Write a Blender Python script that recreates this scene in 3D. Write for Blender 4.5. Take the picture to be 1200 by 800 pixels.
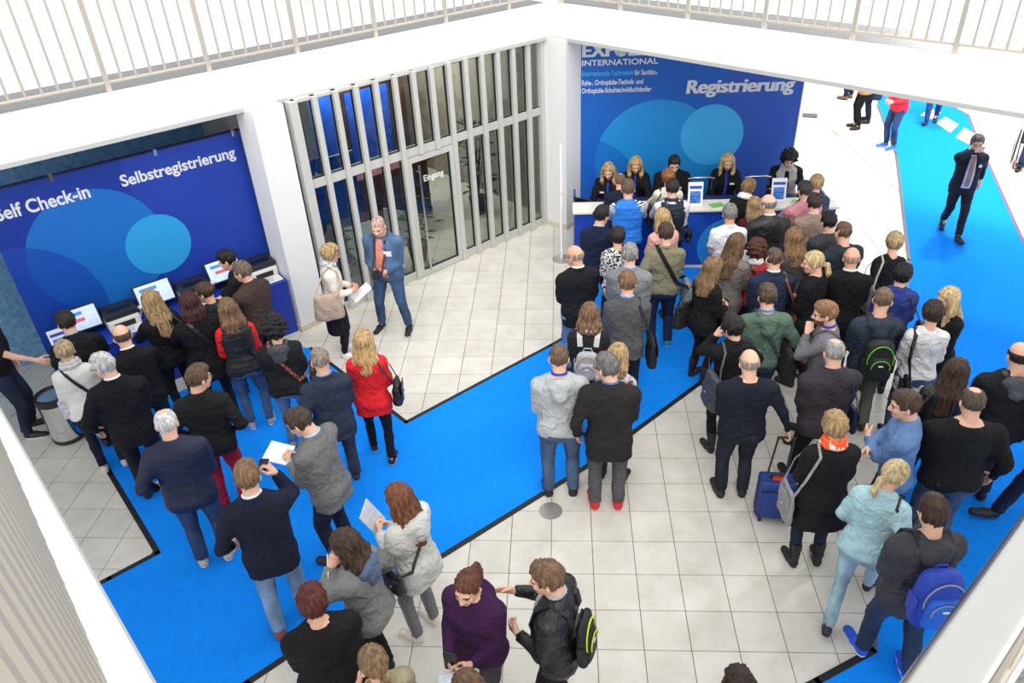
import bpy, bmesh, math, random
import numpy as np
from mathutils import Vector, Matrix, Euler

for o in list(bpy.data.objects): bpy.data.objects.remove(o, do_unlink=True)
scene = bpy.context.scene
C = scene.collection
R = math.radians
rng = random.Random(7)

# ------------------------------------------------------------------ camera, sky, exposure
CAM = np.array([0.124, -5.532, 5.769]); FPX = 900.6
PITCH, ROLL, YAW = 0.587677, -0.0533622, -0.0783711
def cam_axes():
    fw = np.array([math.sin(YAW)*math.cos(PITCH), math.cos(YAW)*math.cos(PITCH), -math.sin(PITCH)])
    r = np.array([math.cos(YAW), -math.sin(YAW), 0.]); u = np.cross(r, fw)
    return math.cos(ROLL)*r+math.sin(ROLL)*u, -math.sin(ROLL)*r+math.cos(ROLL)*u, fw
CR, CU, CF = cam_axes()
cd = bpy.data.cameras.new('camera'); cam = bpy.data.objects.new('camera', cd); C.objects.link(cam)
cd.sensor_width = 36.0; cd.sensor_fit = 'HORIZONTAL'; cd.lens = FPX*36/1200
cd.clip_start = 0.05; cd.clip_end = 200
m = Matrix.Identity(4)
for i in range(3):
    m[i][0] = CR[i]; m[i][1] = CU[i]; m[i][2] = -CF[i]; m[i][3] = CAM[i]
cam.matrix_world = m
scene.camera = cam
w = bpy.data.worlds.new('overcast_sky'); scene.world = w; w.use_nodes = True
bgn = w.node_tree.nodes['Background']
bgn.inputs[0].default_value = (0.97, 0.985, 1.0, 1); bgn.inputs[1].default_value = 1.05
sd = bpy.data.lights.new('sun', 'SUN'); sd.energy = 1.5; sd.angle = R(50); sd.color = (1, .97, .92)
sun = bpy.data.objects.new('sun', sd); C.objects.link(sun); sun.rotation_euler = (R(42), R(8), 0)
vs = scene.view_settings
vs.view_transform = 'Standard'; vs.look = 'None'; vs.gamma = 1.0; vs.use_curve_mapping = False
vs.exposure = 0.5

def spot(px, py, z=0.0):
    """point at height z seen at a photograph position"""
    d = CF + CR*(px-600)/FPX - CU*(py-400)/FPX
    return CAM + d*((z-CAM[2])/d[2])
def on_plane(px, py, a, n):
    d = CF + CR*(px-600)/FPX - CU*(py-400)/FPX
    return CAM + d*(np.dot(np.asarray(a)-CAM, n)/np.dot(d, n))

# ------------------------------------------------------------------ materials
MATS = {}
def lin(c):
    return tuple((x/255/12.92 if x/255 <= .04045 else ((x/255+.055)/1.055)**2.4) for x in c)+(1.0,)
def mat(name, col, rough=.6, metal=0., var=.0, vscale=8., bump=0., bscale=60., spec=.5, coat=0., sheen=0., stretch=None, emit=0.):
    key = (name, col, rough, metal, var, vscale, bump, bscale, stretch)
    if key in MATS: return MATS[key]
    mt = bpy.data.materials.new(name); mt.use_nodes = True
    nt = mt.node_tree; b = nt.nodes['Principled BSDF']
    b.inputs['Roughness'].default_value = rough; b.inputs['Metallic'].default_value = metal
    b.inputs['Specular IOR Level'].default_value = spec
    if coat: b.inputs['Coat Weight'].default_value = coat
    if sheen: b.inputs['Sheen Weight'].default_value = sheen
    c = lin(col); b.inputs['Base Color'].default_value = c
    if emit:
        b.inputs['Emission Color'].default_value = c; b.inputs['Emission Strength'].default_value = emit
    if var or bump:
        tc = nt.nodes.new('ShaderNodeTexCoord'); mp = nt.nodes.new('ShaderNodeMapping')
        nt.links.new(tc.outputs['Object'], mp.inputs['Vector'])
        if stretch: mp.inputs['Scale'].default_value = stretch
    if var:
        nz = nt.nodes.new('ShaderNodeTexNoise'); nz.inputs['Scale'].default_value = vscale; nz.inputs['Detail'].default_value = 4
        nt.links.new(mp.outputs[0], nz.inputs['Vector'])
        rp = nt.nodes.new('ShaderNodeValToRGB')
        rp.color_ramp.elements[0].position = .3; rp.color_ramp.elements[1].position = .7
        rp.color_ramp.elements[0].color = tuple(max(0, x*(1-var)) for x in c[:3])+(1,)
        rp.color_ramp.elements[1].color = tuple(min(1, x*(1+var)+var*.01) for x in c[:3])+(1,)
        nt.links.new(nz.outputs[0], rp.inputs[0]); nt.links.new(rp.outputs[0], b.inputs['Base Color'])
    if bump:
        n2 = nt.nodes.new('ShaderNodeTexNoise'); n2.inputs['Scale'].default_value = bscale; n2.inputs['Detail'].default_value = 3; n2.inputs['Distortion'].default_value = 1.2
        nt.links.new(mp.outputs[0], n2.inputs['Vector'])
        bp = nt.nodes.new('ShaderNodeBump'); bp.inputs['Strength'].default_value = bump; bp.inputs['Distance'].default_value = .035 if bscale < 30 else .02
        nt.links.new(n2.outputs[0], bp.inputs['Height']); nt.links.new(bp.outputs[0], b.inputs['Normal'])
    MATS[key] = mt
    return mt
def glass_mat(name, tint=(215, 225, 225), gloss=.12):
    mt = bpy.data.materials.new(name); mt.use_nodes = True; nt = mt.node_tree
    nt.nodes.remove(nt.nodes['Principled BSDF']); out = nt.nodes['Material Output']
    t = nt.nodes.new('ShaderNodeBsdfTransparent'); t.inputs[0].default_value = lin(tint)
    g = nt.nodes.new('ShaderNodeBsdfGlossy'); g.inputs['Roughness'].default_value = .02
    f = nt.nodes.new('ShaderNodeLayerWeight'); f.inputs[0].default_value = .5
    pw = nt.nodes.new('ShaderNodeMath'); pw.operation = 'POWER'; pw.inputs[1].default_value = 4.; nt.links.new(f.outputs['Facing'], pw.inputs[0])
    ad = nt.nodes.new('ShaderNodeMath'); ad.operation = 'MULTIPLY_ADD'; ad.inputs[1].default_value = .6; ad.inputs[2].default_value = .05; nt.links.new(pw.outputs[0], ad.inputs[0])
    mx = nt.nodes.new('ShaderNodeMixShader'); nt.links.new(ad.outputs[0], mx.inputs[0])
    nt.links.new(t.outputs[0], mx.inputs[1]); nt.links.new(g.outputs[0], mx.inputs[2])
    nt.links.new(mx.outputs[0], out.inputs[0]); return mt

# ------------------------------------------------------------------ mesh helpers
class MB:
    """collects simple solids into one mesh"""
    def __init__(s): s.v = []; s.f = []; s.m = []
    def add(s, vs, fs, mi=0):
        k = len(s.v); s.v += [tuple(map(float, v)) for v in vs]; s.f += [tuple(i+k for i in f) for f in fs]; s.m += [mi]*len(fs); return s
    def box(s, lo, hi, M=None, mi=0):
        vs = [(x, y, z) for z in (lo[2], hi[2]) for y in (lo[1], hi[1]) for x in (lo[0], hi[0])]
        if M is not None: vs = [tuple(M @ Vector(v)) for v in vs]
        return s.add(vs, [(0, 2, 3, 1), (4, 5, 7, 6), (0, 1, 5, 4), (2, 6, 7, 3), (0, 4, 6, 2), (1, 3, 7, 5)], mi)
    def bbox(s, lo, hi, bv=.01, M=None, mi=0, seg=2):
        bm = bmesh.new(); bmesh.ops.create_cube(bm, size=1)
        for v in bm.verts: v.co = Vector([(lo[i]+hi[i])/2+v.co[i]*(hi[i]-lo[i]) for i in range(3)])
        bmesh.ops.bevel(bm, geom=bm.edges[:], offset=bv, segments=seg, affect='EDGES', profile=.5)
        if M is not None: bm.transform(M)
        bm.verts.index_update()
        s.add([v.co[:] for v in bm.verts], [[v.index for v in f.verts] for f in bm.faces], mi); bm.free(); return s
    def prism(s, pts, z0, z1, mi=0):
        n = len(pts); vs = [(x, y, z0) for x, y in pts]+[(x, y, z1) for x, y in pts]
        a = sum(pts[i][0]*pts[(i+1) % n][1]-pts[(i+1) % n][0]*pts[i][1] for i in range(n))
        idx = list(range(n)) if a > 0 else list(range(n))[::-1]
        fs = [tuple(idx[::-1]), tuple(i+n for i in idx)]
        for k in range(n):
            i, j = idx[k], idx[(k+1) % n]; fs.append((i, j, j+n, i+n))
        return s.add(vs, fs, mi)
    def tube(s, pts, r, n=10, mi=0, cap=True, closed=False):
        P = [Vector(q) for q in pts]; rr = r if hasattr(r, '__len__') else [r]*len(P)
        k0 = len(s.v); N = len(P); prev = None; vs = []
        for i, q in enumerate(P):
            if closed: t = P[(i+1) % N]-P[i-1]
            else: t = P[min(i+1, N-1)]-P[max(i-1, 0)]
            t.normalize()
            if prev is None:
                a = Vector((0, 0, 1)) if abs(t.z) < .9 else Vector((1, 0, 0)); x = t.cross(a).normalized()
            else: x = (prev-t*prev.dot(t)).normalized()
            prev = x; y = t.cross(x)
            for j in range(n):
                an = 2*math.pi*j/n; vs.append(q+(x*math.cos(an)+y*math.sin(an))*rr[i])
        fs = []
        for i in range(N if closed else N-1):
            for j in range(n):
                a, b = i*n+j, i*n+(j+1) % n; c = ((i+1) % N)*n
                fs.append((a, b, c+(j+1) % n, c+j))
        if cap and not closed:
            fs.append(tuple(range(n))[::-1]); fs.append(tuple((N-1)*n+j for j in range(n)))
        return s.add(vs, fs, mi)
    def ribbon(s, pts, nrm, wd, th, mi=0):
        """flat strap following pts; nrm = outward normal at each point"""
        P = [Vector(q) for q in pts]; N = len(P); vs = []
        for i, q in enumerate(P):
            t = (P[min(i+1, N-1)]-P[max(i-1, 0)]).normalized(); n = Vector(nrm[i]); n = (n-t*n.dot(t)).normalized(); b = t.cross(n)
            for a, c in ((-1, -1), (1, -1), (1, 1), (-1, 1)): vs.append(q+b*(a*wd/2)+n*(c*th/2))
        fs = []
        for i in range(N-1):
            for j in range(4): fs.append((i*4+j, i*4+(j+1) % 4, (i+1)*4+(j+1) % 4, (i+1)*4+j))
        fs += [(3, 2, 1, 0), tuple((N-1)*4+j for j in range(4))]
        return s.add(vs, fs, mi)
    def lathe(s, prof, n=24, M=None, mi=0):
        vs = []
        for r, z in prof:
            for j in range(n):
                an = 2*math.pi*j/n; v = Vector((r*math.cos(an), r*math.sin(an), z)); vs.append(M @ v if M is not None else v)
        fs = [(i*n+j, i*n+(j+1) % n, (i+1)*n+(j+1) % n, (i+1)*n+j) for i in range(len(prof)-1) for j in range(n)]
        fs += [tuple(range(n))[::-1], tuple((len(prof)-1)*n+j for j in range(n))]
        return s.add(vs, fs, mi)
    def mesh(s, name, mats, smooth=False):
        me = bpy.data.meshes.new(name); me.from_pydata(s.v, [], s.f)
        for x in (mats if isinstance(mats, (list, tuple)) else [mats]): me.materials.append(x)
        if any(s.m): me.polygons.foreach_set('material_index', s.m)
        if smooth:
            me.polygons.foreach_set('use_smooth', [True]*len(s.f)); me.set_sharp_from_angle(angle=R(40))
        me.update(); return me
    def build(s, name, mats, parent=None, smooth=False):
        return link(name, s.mesh(name, mats, smooth), parent)
def link(name, me, parent=None):
    o = bpy.data.objects.new(name, me); C.objects.link(o)
    if parent is not None: o.parent = parent
    return o
def empty(name, loc=(0, 0, 0), rz=0.):
    o = bpy.data.objects.new(name, None); C.objects.link(o); o.location = tuple(map(float, loc)); o.rotation_euler = (0, 0, rz)
    o.empty_display_size = .1; return o
def tag(o, label=None, cat=None, group=None, kind=None, plabel=None):
    if label: o['label'] = label
    if cat: o['category'] = cat
    if group: o['group'] = group
    if kind: o['kind'] = kind
    return o
def struct(name, mb, mats, parent=None, smooth=False):
    o = mb.build(name, mats, parent, smooth)
    if parent is None: o['kind'] = 'structure'
    return o
def frame(o, x, y, z=None):
    x = Vector(x).normalized(); y = Vector(y).normalized(); z = x.cross(y) if z is None else Vector(z)
    m = Matrix.Identity(4)
    for i in range(3): m[i][0] = x[i]; m[i][1] = y[i]; m[i][2] = z[i]; m[i][3] = o[i]
    return m
def text(body, org, right, up, height, width=None, material=None, parent=None, name='lettering', bold=0., shear=0., depth=.004, space=1.):
    """raised lettering: org = lower left corner of the line, height = cap height"""
    cu = bpy.data.curves.new('t', 'FONT'); cu.body = body; cu.size = 1.0; cu.extrude = .5; cu.offset = bold; cu.shear = shear; cu.space_character = space
    to = bpy.data.objects.new('t', cu); C.objects.link(to)
    bpy.context.view_layer.update()
    me = bpy.data.meshes.new_from_object(to.evaluated_get(bpy.context.evaluated_depsgraph_get()))
    bpy.data.objects.remove(to); bpy.data.curves.remove(cu)
    n = len(me.vertices); co = np.empty(n*3, np.float32); me.vertices.foreach_get('co', co); co = co.reshape(-1, 3)
    x0, x1 = co[:, 0].min(), co[:, 0].max(); sy = height/.70
    sx = (width/(x1-x0)) if width else sy
    right = np.array(right, float); up = np.array(up, float); right /= np.linalg.norm(right); up /= np.linalg.norm(up); nn = np.cross(right, up)
    w_ = np.array(org)[None]+(co[:, :1]-x0)*sx*right+co[:, 1:2]*sy*up+(co[:, 2:3]+.5)*depth*nn
    me.vertices.foreach_set('co', w_.astype(np.float32).ravel()); me.materials.clear(); me.materials.append(material); me.update()
    return link(name, me, parent)
# ------------------------------------------------------------------ floor
T = .393
def pos_mat(name, c0, c1, scale, rough=.35, c2=None, bump=0.):
    """stone whose veining follows world position, with a little difference from piece to piece"""
    mt = bpy.data.materials.new(name); mt.use_nodes = True; nt = mt.node_tree; b = nt.nodes['Principled BSDF']
    b.inputs['Roughness'].default_value = rough
    g = nt.nodes.new('ShaderNodeNewGeometry'); nz = nt.nodes.new('ShaderNodeTexNoise'); nz.inputs['Scale'].default_value = scale
    nz.inputs['Detail'].default_value = 6; nz.inputs['Roughness'].default_value = .65
    nt.links.new(g.outputs['Position'], nz.inputs['Vector'])
    rp = nt.nodes.new('ShaderNodeValToRGB'); e = rp.color_ramp.elements
    e[0].position = .32; e[0].color = lin(c0); e[1].position = .6; e[1].color = lin(c1)
    nt.links.new(nz.outputs[0], rp.inputs[0]); col = rp.outputs[0]
    if c2:
        n2 = nt.nodes.new('ShaderNodeTexNoise'); n2.inputs['Scale'].default_value = scale*7; n2.inputs['Detail'].default_value = 4
        nt.links.new(g.outputs['Position'], n2.inputs['Vector'])
        r2 = nt.nodes.new('ShaderNodeValToRGB'); r2.color_ramp.elements[0].position = .67; r2.color_ramp.elements[1].position = .75
        r2.color_ramp.elements[0].color = (0, 0, 0, 1); r2.color_ramp.elements[1].color = (.55, .55, .55, 1)
        nt.links.new(n2.outputs[0], r2.inputs[0])
        mx = nt.nodes.new('ShaderNodeMixRGB'); nt.links.new(r2.outputs[0], mx.inputs[0]); nt.links.new(col, mx.inputs[1]); mx.inputs[2].default_value = lin(c2)
        col = mx.outputs[0]
    oi = nt.nodes.new('ShaderNodeObjectInfo'); mr = nt.nodes.new('ShaderNodeMapRange'); mr.inputs[3].default_value = .95; mr.inputs[4].default_value = 1.03
    nt.links.new(oi.outputs['Random'], mr.inputs[0])
    hs = nt.nodes.new('ShaderNodeHueSaturation'); nt.links.new(mr.outputs[0], hs.inputs['Value']); nt.links.new(col, hs.inputs['Color'])
    nt.links.new(hs.outputs[0], b.inputs['Base Color']); return mt
M_TILE = pos_mat('beige_limestone', (205, 199, 187), (219, 215, 206), 3.2, .38, (180, 168, 150))
M_GROUT = mat('grout', (128, 120, 108), .9)
M_WHITE = mat('white_plaster', (247, 247, 245), .7, var=.02, vscale=2)
M_GALWHITE = mat('pale_floor', (226, 226, 224), .5, var=.03, vscale=3)
M_BLACK = mat('black_tape', (22, 20, 22), .6)
M_STEEL = mat('brushed_steel', (196, 194, 190), .2, 1.0, bump=.02, bscale=200)
M_SATIN = mat('satin_rail_steel', (190, 182, 170), .5, .4)
M_CHROME = mat('chrome', (225, 225, 228), .1, 1.0)
M_ALU = mat('grey_aluminium', (196, 196, 190), .5, .1)
M_ALUD = mat('dark_gasket', (28, 30, 32), .6)
M_GLASS = glass_mat('clear_glass')
def carpet_mat(name, c):
    return mat(name, c, .95, var=.06, vscale=14., bump=.12, bscale=420., spec=.05)
M_CARPET = carpet_mat('blue_carpet', (22, 138, 246))

floor = struct('floor', MB().box((-16, -10, -.06), (18, 30, -.012)), M_GROUT)
def P2(*q): return [tuple(spot(*a)[:2]) for a in q]
band_pts = [(-7.4, -3.75), (-4.205, -.9), (-3.866, -.585), (-4.896, .516), (-5.55, 1.24), (-3.66, 3.05), (-3.30, 2.98), (-1.723, 1.401), (-.034, 2.989),
            (.42, 3.45), (.42, 5.22), (2.45, 5.08), (2.35, 2.70), (1.709, 2.032), (.399, .673), (-1.597, -1.077), (-2.499, -1.937), (-4.3, -3.75)]
rt = P2((1110, 121), (1135, 135), (1142, 155), (1200, 285))
right_pts = [(1.1, -2.36), (2.133, -1.827), (2.66, -1.545), (5.438, 5.229), (6.853, 9.752), (7.55, 12.9), (8.1, 14.5), (9.9, 14.8)]+rt+[(6.6, 2.4), (5.2, -2.5), (2.5, -4.2)]
def inside(x, y, poly):
    c = False; n = len(poly)
    for i in range(n):
        x0, y0 = poly[i]; x1, y1 = poly[i-1]
        if (y0 > y) != (y1 > y) and x < (x1-x0)*(y-y0)/(y1-y0)+x0: c = not c
    return c
def proj(q):
    d = np.asarray(q, float)-CAM; z = d @ CF
    return 600+FPX*(d @ CR)/z, 400-FPX*(d @ CU)/z, z
J = .0035
tile_me = MB().box((-T/2+J, -T/2+J, -.012), (T/2-J, T/2-J, 0)).mesh('tile', M_TILE)
cells = []
rest = MB()
for i in range(-32, 44):
    for j in range(-18, 66):
        x, y = (i+.5)*T, (j+.5)*T
        if not(-12 < x < 16 and -6.5 < y < 26): continue
        cor = [(x+a*T/2, y+b*T/2) for a in (-1, 1) for b in (-1, 1)]
        hid = any(all(inside(a, b, pl) for a, b in cor) for pl in (band_pts, right_pts))
        if hid: continue
        u, v, z = proj((x, y, 0)) if (np.array([x, y, 0])-CAM) @ CF > .5 else (-999, 0, 1)
        vis = -15 < u < 1215 and 60 < v < 815
        if vis:                                    # standing behind the glass front or the fascias, or under the near slab
            if y > 6.9+.9*x and x < .2: vis = False
            if y > 7.2 and x < 3.9: vis = False
        if vis: cells.append((z, x, y))
        else: rest.box((x-T/2+J, y-T/2+J, -.012), (x+T/2-J, y+T/2-J, 0))
cells.sort()
for k, (z, x, y) in enumerate(cells):
    if k < 300:
        o = link('tile', tile_me, floor); o.location = (x, y, 0)
    else: rest.box((x-T/2+J, y-T/2+J, -.012), (x+T/2-J, y+T/2-J, 0))
o = rest.build('tile_field', M_TILE, floor); o['kind'] = 'stuff'

def tape(name, pts, wd, parent, material, z0=.0, z1=.008):
    for a, b in zip(pts[:-1], pts[1:]):
        a = Vector(a).to_3d(); b = Vector(b).to_3d(); d = (b-a).normalized(); n = Vector((-d.y, d.x, 0))*wd/2; a = a-d*wd*.35; b = b+d*wd*.35
        MB().prism([(a-n)[:2], (b-n)[:2], (b+n)[:2], (a+n)[:2]], z0, z1).build(name, material, parent)
cp = MB().prism(band_pts, .0005, .006).build('carpet', M_CARPET)
tag(cp, 'long bright blue carpet crossing the hall to both counters', 'carpet')
tape('edge_tape', band_pts[:5], .055, cp, M_BLACK)
tape('edge_tape', band_pts[6:10], .05, cp, M_BLACK)
tape('edge_tape', band_pts[12:], .055, cp, M_BLACK)
cp2 = MB().prism(right_pts, .0005, .006).build('carpet', M_CARPET)
tag(cp2, 'blue carpet path at the right with white square markers', 'carpet')
M_LIT_TAPE = mat('lit_black_tape', (90, 88, 96), .5)  # black tape again, with the bright light put into a paler grey
tape('edge_tape', right_pts[0:3], .06, cp2, M_BLACK)
tape('edge_tape', right_pts[2:6], .05, cp2, M_LIT_TAPE)
tape('edge_tape', right_pts[8:12], .045, cp2, mat('mauve_tape', (120, 80, 110), .6))
M_PAPER = mat('white_paper', (240, 240, 240), .6)
for k, q in enumerate([[(790, 460), (830, 428), (893, 465), (855, 503)], [(880, 525), (920, 480), (975, 510), (940, 557)], [(715, 420), (760, 390), (810, 410), (765, 440)]]):
    pts = P2(*[(900+a/4, 30+b/4) for a, b in q]); c = np.mean(pts, 0)
    o = MB().prism([(a-c[0], b-c[1]) for a, b in pts], 0, .003).build('floor_marker', M_PAPER); o.location = (c[0], c[1], .006)
    tag(o, ['white square floor marker in the middle of the far carpet', 'white square floor marker nearest the man in the dark suit', 'white square floor marker beside the far walking legs'][k], 'marker', 'white floor markers')
d = MB().lathe([(.11, 0), (.118, .004), (.118, .006), (.11, .008), (.02, .008)], 32).build('floor_outlet_cover', mat('worn_steel', (168, 164, 158), .45, .6), smooth=True); d.location = (-.01, -.0, 0)
tag(d, 'round steel floor outlet cover in the tiles beside the carpet', 'floor cover')
a, b = spot(944, 124), spot(1058, 228)
dv = (b-a)/np.linalg.norm(b-a); nv = np.array([-dv[1], dv[0], 0])*.012
struct('trim_1', MB().prism([tuple((a-nv)[:2]), tuple((b-nv)[:2]), tuple((b+nv)[:2]), tuple((a+nv)[:2])], 0, .002), M_GROUT)

# ------------------------------------------------------------------ gallery round the atrium
CF_, CL_, CRr, CN_ = np.array([0, 6.83]), np.array([-6.455, 1.105]), np.array([6.49, 1.09]), np.array([.025, -5.375])
ZL, ZU = 3.10, 3.57
def wing(A, B, out):
    d = (B-A)/np.linalg.norm(B-A); n = np.array([d[1], -d[0]])
    ctr = np.array([0, .9])
    if np.dot(n, (A+B)/2-ctr) < 0: n = -n
    return d, n
WG = [('far_left', CL_, CF_, 9.), ('far_right', CF_, CRr, 3.6), ('near_left', CL_, CN_, 4.), ('near_right', CN_, CRr, 4.)]
M_GRAN = pos_mat('grey_granite', (78, 78, 80), (128, 128, 128), 60., .5)
slabs = MB()
nrm = {}
for nm, A, B, D in WG:
    d, n = wing(A, B, D); nrm[nm] = (d, n)
    slabs.prism([tuple(A), tuple(B), tuple(B+n*D), tuple(A+n*D)], ZL, ZU)
def wedge(c, n1, D1, n2, D2, z0, z1, mb):
    mb.prism([tuple(c), tuple(c+n1*D1), tuple(c+(n1+n2)*max(D1, D2)*.75), tuple(c+n2*D2)], z0, z1)
wedge(CF_, nrm['far_left'][1], 9, nrm['far_right'][1], 3.6, ZL, ZU, slabs)
wedge(CL_, nrm['near_left'][1], 4, nrm['far_left'][1], 9, ZL, ZU, slabs)
wedge(CRr, nrm['far_right'][1], 3.6, nrm['near_right'][1], 4, ZL, ZU, slabs)
wedge(CN_, nrm['near_left'][1], 4, nrm['near_right'][1], 4, ZL, ZU, slabs)
gal = struct('ceiling', slabs, M_WHITE)
gf = MB()
for nm, A, B, D in WG:
    d, n = nrm[nm]; e = .42
    gf.prism([tuple(A+n*.13-d*0), tuple(B+n*.13), tuple(B+n*.95+d*e*0), tuple(A+n*.95)], ZU, ZU+.004)
struct('floor_gallery', gf, M_GRAN)
M_LIP = mat('grey_edge_profile', (188, 188, 184), .5)
k = 0
for nm, A, B, D in WG:
    d, n = nrm[nm]; k += 1
    a, b = A-n*.02, B-n*.02
    struct('trim_%d' % (k+1), MB().prism([tuple(a), tuple(b), tuple(b+n*.06), tuple(a+n*.06)], ZL-.03, ZL+.02), M_LIP)
# railings: posts, bars, lower rail, handrail
def railing(nm, A, B, lab, s0, s1, off=.12, bars=.16, hz=1.28, hr=.024, br=.0155, hoff=0., splay=0.):
    d, n = nrm[nm]; L = np.linalg.norm(B-A)
    if np.dot(d, B-A) < 0: d = -d
    o = empty('railing', (A[0], A[1], ZU)); tag(o, lab, 'railing')
    q = lambda s, z, of=off: np.array([*(d*s+n*(of-splay*(s1-s))), z])
    MB().tube([q(s0, .10), q(s1, .10)], .017, 10).build('bottom_rail', M_SATIN, o, True)
    MB().tube([q(s0, hz, off+hoff), q(s1, hz, off+hoff)], hr, 20).build('handrail', M_STEEL if hr > .03 else M_SATIN, o, True)
    bar = MB().tube([(0, 0, .10), (0, 0, hz)], br, 8).mesh('baluster', M_SATIN, True)
    post = MB().box((-.026, -.02, .0), (.026, .02, hz)).mesh('post', M_SATIN)
    N = int(round((s1-s0)/bars)); per = 7 if not splay else 99
    for i in range(N+1):
        s = s0+(s1-s0)*i/N; pt = i % per == 0
        c = link('post' if pt else 'baluster', post if pt else bar, o); c.location = q(s, 0, off)
        c.rotation_euler = (0, 0, math.atan2(d[1], d[0]))
    return o
Lw = float(np.linalg.norm(CF_-CL_)); Lr = float(np.linalg.norm(CRr-CF_))
railing('far_left', CL_, CF_, 'pale steel bar railing on the gallery at top left', 0.1, Lw+.1)
railing('far_right', CF_, CRr, 'pale steel bar railing on the gallery at top right', .1, Lr)
Ln = float(np.linalg.norm(CN_-CL_))
railing('near_left', CL_, CN_, 'close steel bar railing at the lower left edge', 4.6, Ln-.12, off=.175, bars=.13, br=.019, hz=1.85, hoff=.06, splay=.035)
railing('near_right', CN_, CRr, 'close thick steel handrail at the lower right edge', .25, 6.0, off=.10, bars=.16, hz=1.28, hr=.039, br=.008)

# added fill lamps, unseen overhead, to brighten the open hall at the right
M_FILL = mat('fill_diffuser', (255, 250, 240), .4, emit=8.0)
for k, (x, y) in enumerate(((7.3, 4.2), (7.6, 8.2), (8.2, 12.4))):
    e = empty('fill_lamp', (x, y, 6.4)); tag(e, ['nearest', 'middle', 'farthest'][k]+' added fill lamp out of view above the right hall', 'lamp', 'added fill lamps')
    MB().lathe([(.10, .40), (.16, .34), (.20, .20), (.42, .02), (.43, 0), (.40, .02), (.10, .30)], 28).build('shade', M_SATIN, e, True)
    MB().lathe([(.36, .03), (.36, .05)], 24).build('diffuser', M_FILL, e); MB().tube([(0, 0, .40), (0, 0, 2.6)], .012, 8).build('rod', M_SATIN, e)
    ld = bpy.data.lights.new('fill_light', 'AREA'); ld.shape = 'DISK'; ld.size = .7; ld.energy = 230; ld.color = (1, .97, .93); lo_ = bpy.data.objects.new('fill_light', ld); C.objects.link(lo_); lo_.parent = e; lo_.location = (0, 0, -.02)
# ------------------------------------------------------------------ columns
M_COL = mat('white_column', (228, 228, 226), .6, var=.015)
M_SKIRT = pos_mat('limestone_skirting', (196, 188, 172), (214, 208, 194), 6, .5)
def column(a, b, depth, nm):
    a = np.array(a); b = np.array(b); d = (b-a)/np.linalg.norm(b-a); n = np.array([-d[1], d[0]])
    pts = [tuple(a), tuple(b), tuple(b+n*depth), tuple(a+n*depth)]
    o = struct(nm, MB().prism(pts, 0, ZL), M_COL)
    e = .018; c = np.mean(pts, 0); sk = [tuple(np.array(q)+np.sign((np.array(q)-c) @ d)*d*e+np.sign((np.array(q)-c) @ n)*n*e) for q in pts]
    MB().prism(sk, 0, .09).build('skirting', M_SKIRT, o)
    return o
column((-3.53, 3.41), (-3.25, 3.73), .42, 'wall_column_left')
column((-.136, 6.80), (.219, 6.55), .42, 'wall_column_centre')

# ------------------------------------------------------------------ glass entrance front between the columns
fa, fb = np.array([-3.20, 3.86]), np.array([-.17, 6.82]); fd = (fb-fa)/np.linalg.norm(fb-fa); fn = np.array([-fd[1], fd[0]]); FL = float(np.linalg.norm(fb-fa))
win = empty('window_1', (fa[0], fa[1], 0)); win['kind'] = 'structure'; win.rotation_euler = (0, 0, math.atan2(fd[1], fd[0]))
NP = 14; U = FL/NP; ZT0, ZT1 = 1.93, 2.05
MB().box((0, -.03, 0), (5*U, .09, .13)).build('bottom_frame', M_ALU, win)
MB().box((8*U, -.03, 0), (FL, .09, .13)).build('bottom_frame', M_ALU, win)
MB().box((0, -.03, ZT0), (FL, .09, ZT1)).build('transom', M_ALU, win)
MB().box((0, -.03, ZL-.04), (FL, .09, ZL)).build('top_frame', M_ALU, win)
for i in range(NP+1):
    w_ = .038 if 0 < i < NP else .06
    z0 = ZT0 if i in (6, 7) else 0
    mb = MB().bbox((i*U-w_, -.075, z0), (i*U+w_, .05, ZL), .008, seg=1); mb.build('mullion', M_ALU, win)
    if z0 == 0: MB().box((i*U-w_-.012, -.085, 0), (i*U+w_+.012, -.06, .10)).build('mullion_foot', M_ALU, win)
for i in range(NP):
    rows = [(ZT1, ZL-.04)] + ([] if i in (5, 6, 7) else [(.13, ZT0)])
    for z0, z1 in rows:
        p_ = MB().box((i*U+.05, .0, z0), ((i+1)*U-.05, .008, z1)).build('pane', M_GLASS, win)
        g = .012
        gk = MB()
        for lo, hi in (((i*U+.038, -.012, z0), (i*U+.038+g, .02, z1)), (((i+1)*U-.038-g, -.012, z0), ((i+1)*U-.038, .02, z1)), ((i*U+.038, -.012, z0), ((i+1)*U-.038, .02, z0+g)), ((i*U+.038, -.012, z1-g), ((i+1)*U-.038, .02, z1))): gk.box(lo, hi)
        gk.build('gasket', M_ALUD, win)
dr = empty('door_1', (fa[0], fa[1], 0)); dr['kind'] = 'structure'; dr.rotation_euler = win.rotation_euler
x0, x1 = 5*U+.04, 8*U-.04
fr = MB().box((x0, -.05, .01), (x0+.07, .03, ZT0-.01)).box((x1-.07, -.05, .01), (x1, .03, ZT0-.01)).box((x0+.07, -.05, .01), (x1-.07, .03, .10)).box((x0+.07, -.05, ZT0-.09), (x1-.07, .03, ZT0-.01))
fr.build('door_frame', M_ALU, dr)
MB().box((x0+.08, -.014, .11), (x1-.08, -.004, ZT0-.10)).build('pane', M_GLASS, dr)
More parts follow.
